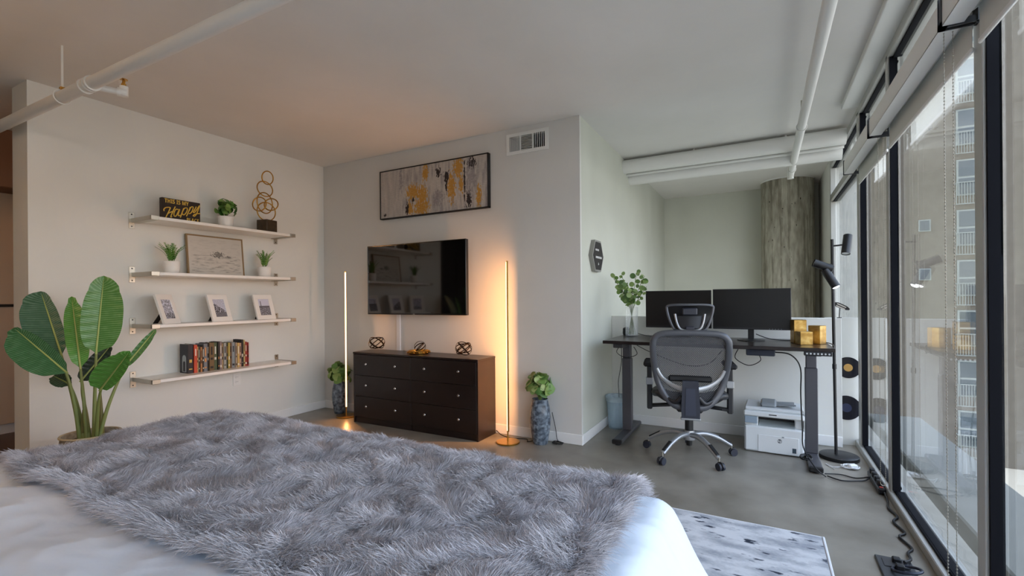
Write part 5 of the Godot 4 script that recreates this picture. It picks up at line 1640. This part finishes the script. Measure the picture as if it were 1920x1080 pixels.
	part(fb, "lid", MB.new().box(Vector3(-0.005, 0.016, -0.02), Vector3(0.09, 0.006, 0.07), 0.001, Basis(Vector3.BACK, 0.08)), M.dark_steel)
	for z in [-0.03, 0.03]:
		part(fb, "plug", MB.new().span(Vector3(-0.016, 0.012, z - 0.014), Vector3(0.016, 0.04, z + 0.014), 0.005), M.black)
	part(fb, "cord_loop", MB.new().ring(Vector3(0.02, 0.03, 0.05), Vector3(1, 0.2, 0).normalized(), Vector3(0, 0.2, 1).normalized(), 0.05, 0.006, 28, 8), mat(hexc("232a3a"), 0.4))


func build_floor_things() -> void:
	var l := thing("ceiling_lamp", "round warm ceiling lamp in the passage behind the shelf wall", "ceiling lamp", Vector3(-5.3, CEIL, -3.0))
	part(l, "housing", MB.new().lathe([Vector2(0, -0.05), Vector2(0.14, -0.05), Vector2(0.16, -0.03), Vector2(0.16, 0.0), Vector2(0, 0.0)], 32), M.white_paint)
	var g := mat(hexc("fff0dc"), 0.5)
	g.emission_enabled = true
	g.emission = hexc("ffc58c")
	g.emission_energy_multiplier = 1.5
	part(l, "diffuser", MB.new().lathe([Vector2(0, -0.062), Vector2(0.10, -0.060), Vector2(0.138, -0.050)], 32), g)
	var ol := OmniLight3D.new()
	ol.name = "diffuser_light"
	ol.light_color = hexc("ffb478")
	ol.light_energy = 0.15
	ol.light_size = 0.1
	ol.omni_range = 12.0
	ol.omni_attenuation = 2.0
	ol.shadow_enabled = true
	l.add_child(ol)
	ol.position = Vector3(0, -0.2, 0)
	# an uplighter by the bed's head, behind the camera: it warms the ceiling
	var u := thing("uplighter", "tall bronze uplighter beside the bed's headboard", "floor lamp", Vector3(-3.2, 0, 0.9))
	part(u, "base", MB.new().lathe([Vector2(0, 0), Vector2(0.13, 0), Vector2(0.13, 0.02), Vector2(0, 0.03)], 32), M.black)
	part(u, "pole", MB.new().tube([Vector3(0, 0.02, 0), Vector3(0, 1.72, 0)], 0.012, 12), M.black)
	part(u, "bowl", MB.new().lathe([Vector2(0.02, 1.70), Vector2(0.12, 1.74), Vector2(0.16, 1.80), Vector2(0.155, 1.80), Vector2(0.11, 1.75), Vector2(0, 1.72)], 32), M.black)
	var ug := mat(hexc("fff0dc"), 0.5)
	ug.emission_enabled = true
	ug.emission = hexc("ffd2a0")
	ug.emission_energy_multiplier = 3.0
	part(u, "bulb", MB.new().lathe([Vector2(0, 1.755), Vector2(0.1, 1.757), Vector2(0, 1.759)], 24), ug)
	var ul := SpotLight3D.new()
	ul.name = "bulb_light"
	ul.light_color = hexc("ffc48a")
	ul.light_energy = 5.2
	ul.light_size = 0.09
	ul.spot_angle = 75.0
	ul.spot_range = 12.0
	ul.spot_attenuation = 2.0
	ul.shadow_enabled = true
	u.add_child(ul)
	ul.position = Vector3(0, 1.765, 0)
	ul.basis = Basis.looking_at(Vector3.UP, Vector3.BACK)


func build_chair() -> void:
	var t := thing("office_chair", "black mesh office chair with headrest and silver star base at the desk", "office chair", Vector3(-0.50, 0, -3.76), 0.17)
	var frame := mat(hexc("5b5d62"), 0.36, 0.4)
	var silver := mat(hexc("a9abad"), 0.35, 0.6)
	var blue_black := mat(hexc("2a2d38"), 0.4)
	# star base with casters; the base keeps its own turn
	part(t, "hub", MB.new().lathe([Vector2(0, 0.125), Vector2(0.042, 0.125), Vector2(0.045, 0.14), Vector2(0.036, 0.195), Vector2(0, 0.195)], 20), silver)
	part(t, "hub_core", MB.new().lathe([Vector2(0, 0.08), Vector2(0.02, 0.08), Vector2(0.022, 0.126), Vector2(0, 0.126)], 14), M.black)
	part(t, "gas_lift", MB.new().lathe([Vector2(0, 0.19), Vector2(0.030, 0.19), Vector2(0.030, 0.29), Vector2(0.018, 0.292), Vector2(0.018, 0.37), Vector2(0, 0.37)], 18), M.black)
	for k in 5:
		var a := deg_to_rad(45.0 + 72.0 * k) + 0.17   # in the chair's turned frame
		var d := Vector3(cos(a), 0, sin(a))
		var side := Vector3(-d.z, 0, d.x)
		var arm := MB.new()
		arm.tube(curve([d * 0.03 + Vector3.UP * 0.165, d * 0.12 + Vector3.UP * 0.168, d * 0.22 + Vector3.UP * 0.135, d * 0.315 + Vector3.UP * 0.078], 5), _taper(16, 0.021, 0.014), 10, false, 1.25, Vector3.UP)
		var am := part(t, "base_arm", arm, silver, "silver star-base arm")
		part(am, "foot_pad", MB.new().bar(d * 0.225 + Vector3.UP * 0.150, d * 0.31 + Vector3.UP * 0.098, 0.030, 0.010, 0.004), M.black)
		var ca := part(t, "caster", MB.new().tube([d * 0.33 + side * -0.022 + Vector3.UP * 0.0265, d * 0.33 + side * -0.006 + Vector3.UP * 0.0265], 0.0262, 20).tube([d * 0.33 + side * 0.006 + Vector3.UP * 0.0265, d * 0.33 + side * 0.022 + Vector3.UP * 0.0265], 0.0262, 20), blue_black)
		part(ca, "hood", MB.new().ring(d * 0.33 + Vector3.UP * 0.0265, d, Vector3.UP, 0.027, 0.008, 12, 8, 0.2, PI - 0.2), M.black)
		part(ca, "stem", MB.new().tube([d * 0.318 + Vector3.UP * 0.04, d * 0.318 + Vector3.UP * 0.09], 0.006, 8), M.steel)
	# seat and mechanism
	part(t, "mechanism", MB.new().span(Vector3(-0.09, 0.36, -0.12), Vector3(0.09, 0.405, 0.16), 0.012).bar(Vector3(0.08, 0.385, 0.02), Vector3(0.23, 0.375, 0.05), 0.03, 0.010, 0.003), M.black)
	var seat := func(u: float, w: float, lower: float) -> Vector3:
		var s := u * 2.0 - 1.0
		var z := lerpf(0.20, -0.27, w)
		var half := 0.245 - 0.05 * pow(absf(w - 0.45) * 2.0, 3.0)
		var y := 0.448 + 0.055 * pow(absf(s), 2.5) * (1.0 - 0.6 * w) - 0.035 * smoothstep(0.75, 1.0, w) + 0.012 * smoothstep(0.3, 0.0, w)
		return Vector3(s * half, y - lower * (1.0 - 0.5 * s * s), z)
	part(t, "seat", MB.new().grid(func(u: float, w: float) -> Vector3: return (seat as Callable).call(u, w, 0.0), 20, 16), mat(hexc("222329"), 0.8))
	part(t, "seat_shell", MB.new().grid(func(u: float, w: float) -> Vector3: return (seat as Callable).call(u, w, 0.062), 20, 16), M.black_plastic)
	var rim := []
	for k in 48:
		var q := k / 12.0
		var u := clampf(q if q < 1.0 else (1.0 if q < 2.0 else (3.0 - q if q < 3.0 else 0.0)), 0.0, 1.0)
		var w := clampf(0.0 if q < 1.0 else (q - 1.0 if q < 2.0 else (1.0 if q < 3.0 else 4.0 - q)), 0.0, 1.0)
		rim.append((seat as Callable).call(u, w, 0.028))
	part(t, "seat_frame", MB.new().tube(rim, 0.027, 10, true), M.black_plastic)
	# backrest: broad curved frame, woven mesh, silver brace, lumbar pad, spine
	var zy := func(y: float) -> float: return 0.255 + 0.05 * smoothstep(0.6, 0.95, y) - 0.035 * sin(clampf((y - 0.42) / 0.4, 0.0, 1.0) * PI)
	var outline := [[0.0, 0.953], [0.13, 0.950], [0.205, 0.938], [0.242, 0.905], [0.250, 0.85], [0.247, 0.76], [0.236, 0.67], [0.214, 0.58], [0.175, 0.50], [0.125, 0.445], [0.07, 0.42]]
	var loop := []
	for q in outline:
		loop.append(Vector3(q[0], q[1], (zy as Callable).call(q[1])))
	for k in range(outline.size() - 1, 0, -1):
		loop.append(Vector3(-outline[k][0], outline[k][1], (zy as Callable).call(outline[k][1])))
	var smooth := curve(loop + [loop[0]], 4)
	smooth.pop_back()
	part(t, "back_frame", MB.new().tube(smooth, 0.013, 12, true, 1.75, Vector3.BACK), frame)
	# weave: two crossing sets of strips inside the outline
	var half_at := func(y: float) -> float:
		for k in range(outline.size() - 1, 0, -1):
			if y <= outline[k - 1][1]:
				var f := inverse_lerp(outline[k][1], outline[k - 1][1], y)
				if f >= 0.0 and f <= 1.0:
					return lerpf(outline[k][0], outline[k - 1][0], f)
		return 0.0
	var weave := MB.new()
	for set_ in [-1.0, 1.0]:
		for k in range(-62, 63):
			var prev = null
			for j in 41:
				var y := lerpf(0.425, 0.95, j / 40.0)
				var x: float = k * 0.0125 + set_ * (y - 0.69) * 0.9
				var hw: float = half_at.call(y)
				if absf(x) < hw - 0.004:
					var p := Vector3(x, y, (zy as Callable).call(y) - 0.012 - 0.02 * (1.0 - pow(x / maxf(hw, 0.01), 2.0)))
					if prev != null:
						var dd: Vector3 = (p - (prev as Vector3)).normalized()
						var sd := dd.cross(Vector3.BACK).normalized() * 0.0021
						var q: Vector3 = prev
						weave.quad(q - sd, q + sd, p + sd, p - sd)
					prev = p
				else:
					prev = null
	var wv := part(t, "mesh_weave", weave, mat(hexc("55575c"), 0.7), "grey see-through woven mesh")
	wv.set_meta("kind", "stuff")
	for s in [-1.0, 1.0]:
		part(t, "brace", MB.new().tube(curve([Vector3(s * 0.225, 0.69, (zy as Callable).call(0.69) + 0.01), Vector3(s * 0.19, 0.625, 0.245), Vector3(s * 0.12, 0.575, 0.262), Vector3(s * 0.05, 0.555, 0.285)], 6), _taper(19, 0.011, 0.021), 10, false, 0.5, Vector3.UP), silver, "silver backrest brace")
		part(t, "lower_brace", MB.new().tube(curve([Vector3(s * 0.055, 0.50, 0.285), Vector3(s * 0.10, 0.455, 0.27), Vector3(s * 0.15, 0.475, 0.245)], 6), 0.014, 10, false, 0.6, Vector3.UP), M.black_plastic)
	part(t, "lumbar_pad", MB.new().box(Vector3(0, 0.622, 0.232), Vector3(0.29, 0.045, 0.025), 0.010), M.black)
	var sp := part(t, "spine", MB.new().extrude(PackedVector2Array([Vector2(-0.060, 0.355), Vector2(0.060, 0.355), Vector2(0.062, 0.42), Vector2(0.052, 0.615), Vector2(-0.052, 0.615), Vector2(-0.062, 0.42)]), Vector3(0, 0, 0.27), Vector3.RIGHT, Vector3.UP, 0.035), blue_black)
	part(sp, "inset", MB.new().extrude(PackedVector2Array([Vector2(-0.036, 0.375), Vector2(0.036, 0.375), Vector2(0.030, 0.565), Vector2(-0.030, 0.565)]), Vector3(0, 0, 0.303), Vector3.RIGHT, Vector3.UP, 0.006), mat(hexc("343846"), 0.35))
	part(sp, "foot_trim", MB.new().span(Vector3(-0.066, 0.342, 0.262), Vector3(0.066, 0.357, 0.308), 0.004), silver)
	part(t, "spine_link", MB.new().span(Vector3(-0.04, 0.37, 0.12), Vector3(0.04, 0.41, 0.28), 0.006), M.black)
	# headrest
	var hz := 0.285
	var ho := [[0.0, 1.150], [0.10, 1.149], [0.148, 1.140], [0.152, 1.115], [0.140, 1.06], [0.118, 1.0], [0.095, 0.972], [0.05, 0.962], [0.0, 0.960]]
	var hl := []
	for q in ho:
		hl.append(Vector3(q[0], q[1], hz - 0.9 * q[0] * q[0]))
	for k in range(ho.size() - 2, 0, -1):
		hl.append(Vector3(-ho[k][0], ho[k][1], hz - 0.9 * ho[k][0] * ho[k][0]))
	var hs := curve(hl + [hl[0]], 4)
	hs.pop_back()
	var hr := part(t, "headrest", MB.new().tube(hs, 0.006, 10, true, 1.5, Vector3.BACK), frame)
	part(hr, "cushion", MB.new().grid(func(u: float, w: float) -> Vector3:
		var y := lerpf(0.966, 1.146, w)
		var half := lerpf(0.098, 0.148, smoothstep(0.0, 0.75, w))
		var x := (u * 2.0 - 1.0) * half
		return Vector3(x, y, hz - 0.02 - 0.9 * x * x - 0.03 * sin(w * PI)), 14, 10), M.black)
	part(hr, "slider", MB.new().span(Vector3(-0.05, 1.075, hz - 0.03), Vector3(0.05, 1.128, hz + 0.004), 0.008), blue_black)
	part(hr, "carrier", MB.new().grid(func(u: float, w: float) -> Vector3:
		var x := (u * 2.0 - 1.0) * 0.088
		return Vector3(x, lerpf(0.985, 1.07, w), hz + 0.012 - 1.6 * x * x - 0.02 * w), 12, 6), M.black_plastic)
	part(hr, "inner_rim", MB.new().tube(curve([Vector3(-0.098, 1.085, hz - 0.005), Vector3(-0.085, 1.02, hz + 0.006), Vector3(-0.06, 0.978, hz + 0.012), Vector3(0, 0.968, hz + 0.016), Vector3(0.06, 0.978, hz + 0.012), Vector3(0.085, 1.02, hz + 0.006), Vector3(0.098, 1.085, hz - 0.005)], 5), 0.008, 8), silver)
	part(hr, "neck", MB.new().span(Vector3(-0.03, 0.93, hz - 0.005), Vector3(0.03, 1.0, hz + 0.02), 0.006), blue_black)
	# arms
	for s in [-1.0, 1.0]:
		var x: float = s * 0.285
		var ar := part(t, "armrest", MB.new().span(Vector3(x - 0.042, 0.675, -0.16), Vector3(x + 0.042, 0.715, 0.09), 0.012), M.black_matte)
		part(ar, "post", MB.new().span(Vector3(x - 0.018, 0.53, -0.03), Vector3(x + 0.018, 0.68, 0.03), 0.006).span(Vector3(x - 0.020, 0.34, -0.028), Vector3(x + 0.020, 0.54, 0.028), 0.008), M.black_plastic)
		part(ar, "sleeve", MB.new().span(Vector3(x - 0.026, 0.53, -0.034), Vector3(x + 0.026, 0.585, 0.034), 0.004), silver, "silver sleeve")
		part(ar, "bracket", MB.new().bar(Vector3(x, 0.365, 0.0), Vector3(s * 0.09, 0.385, 0.0), 0.05, 0.022, 0.005), M.black)
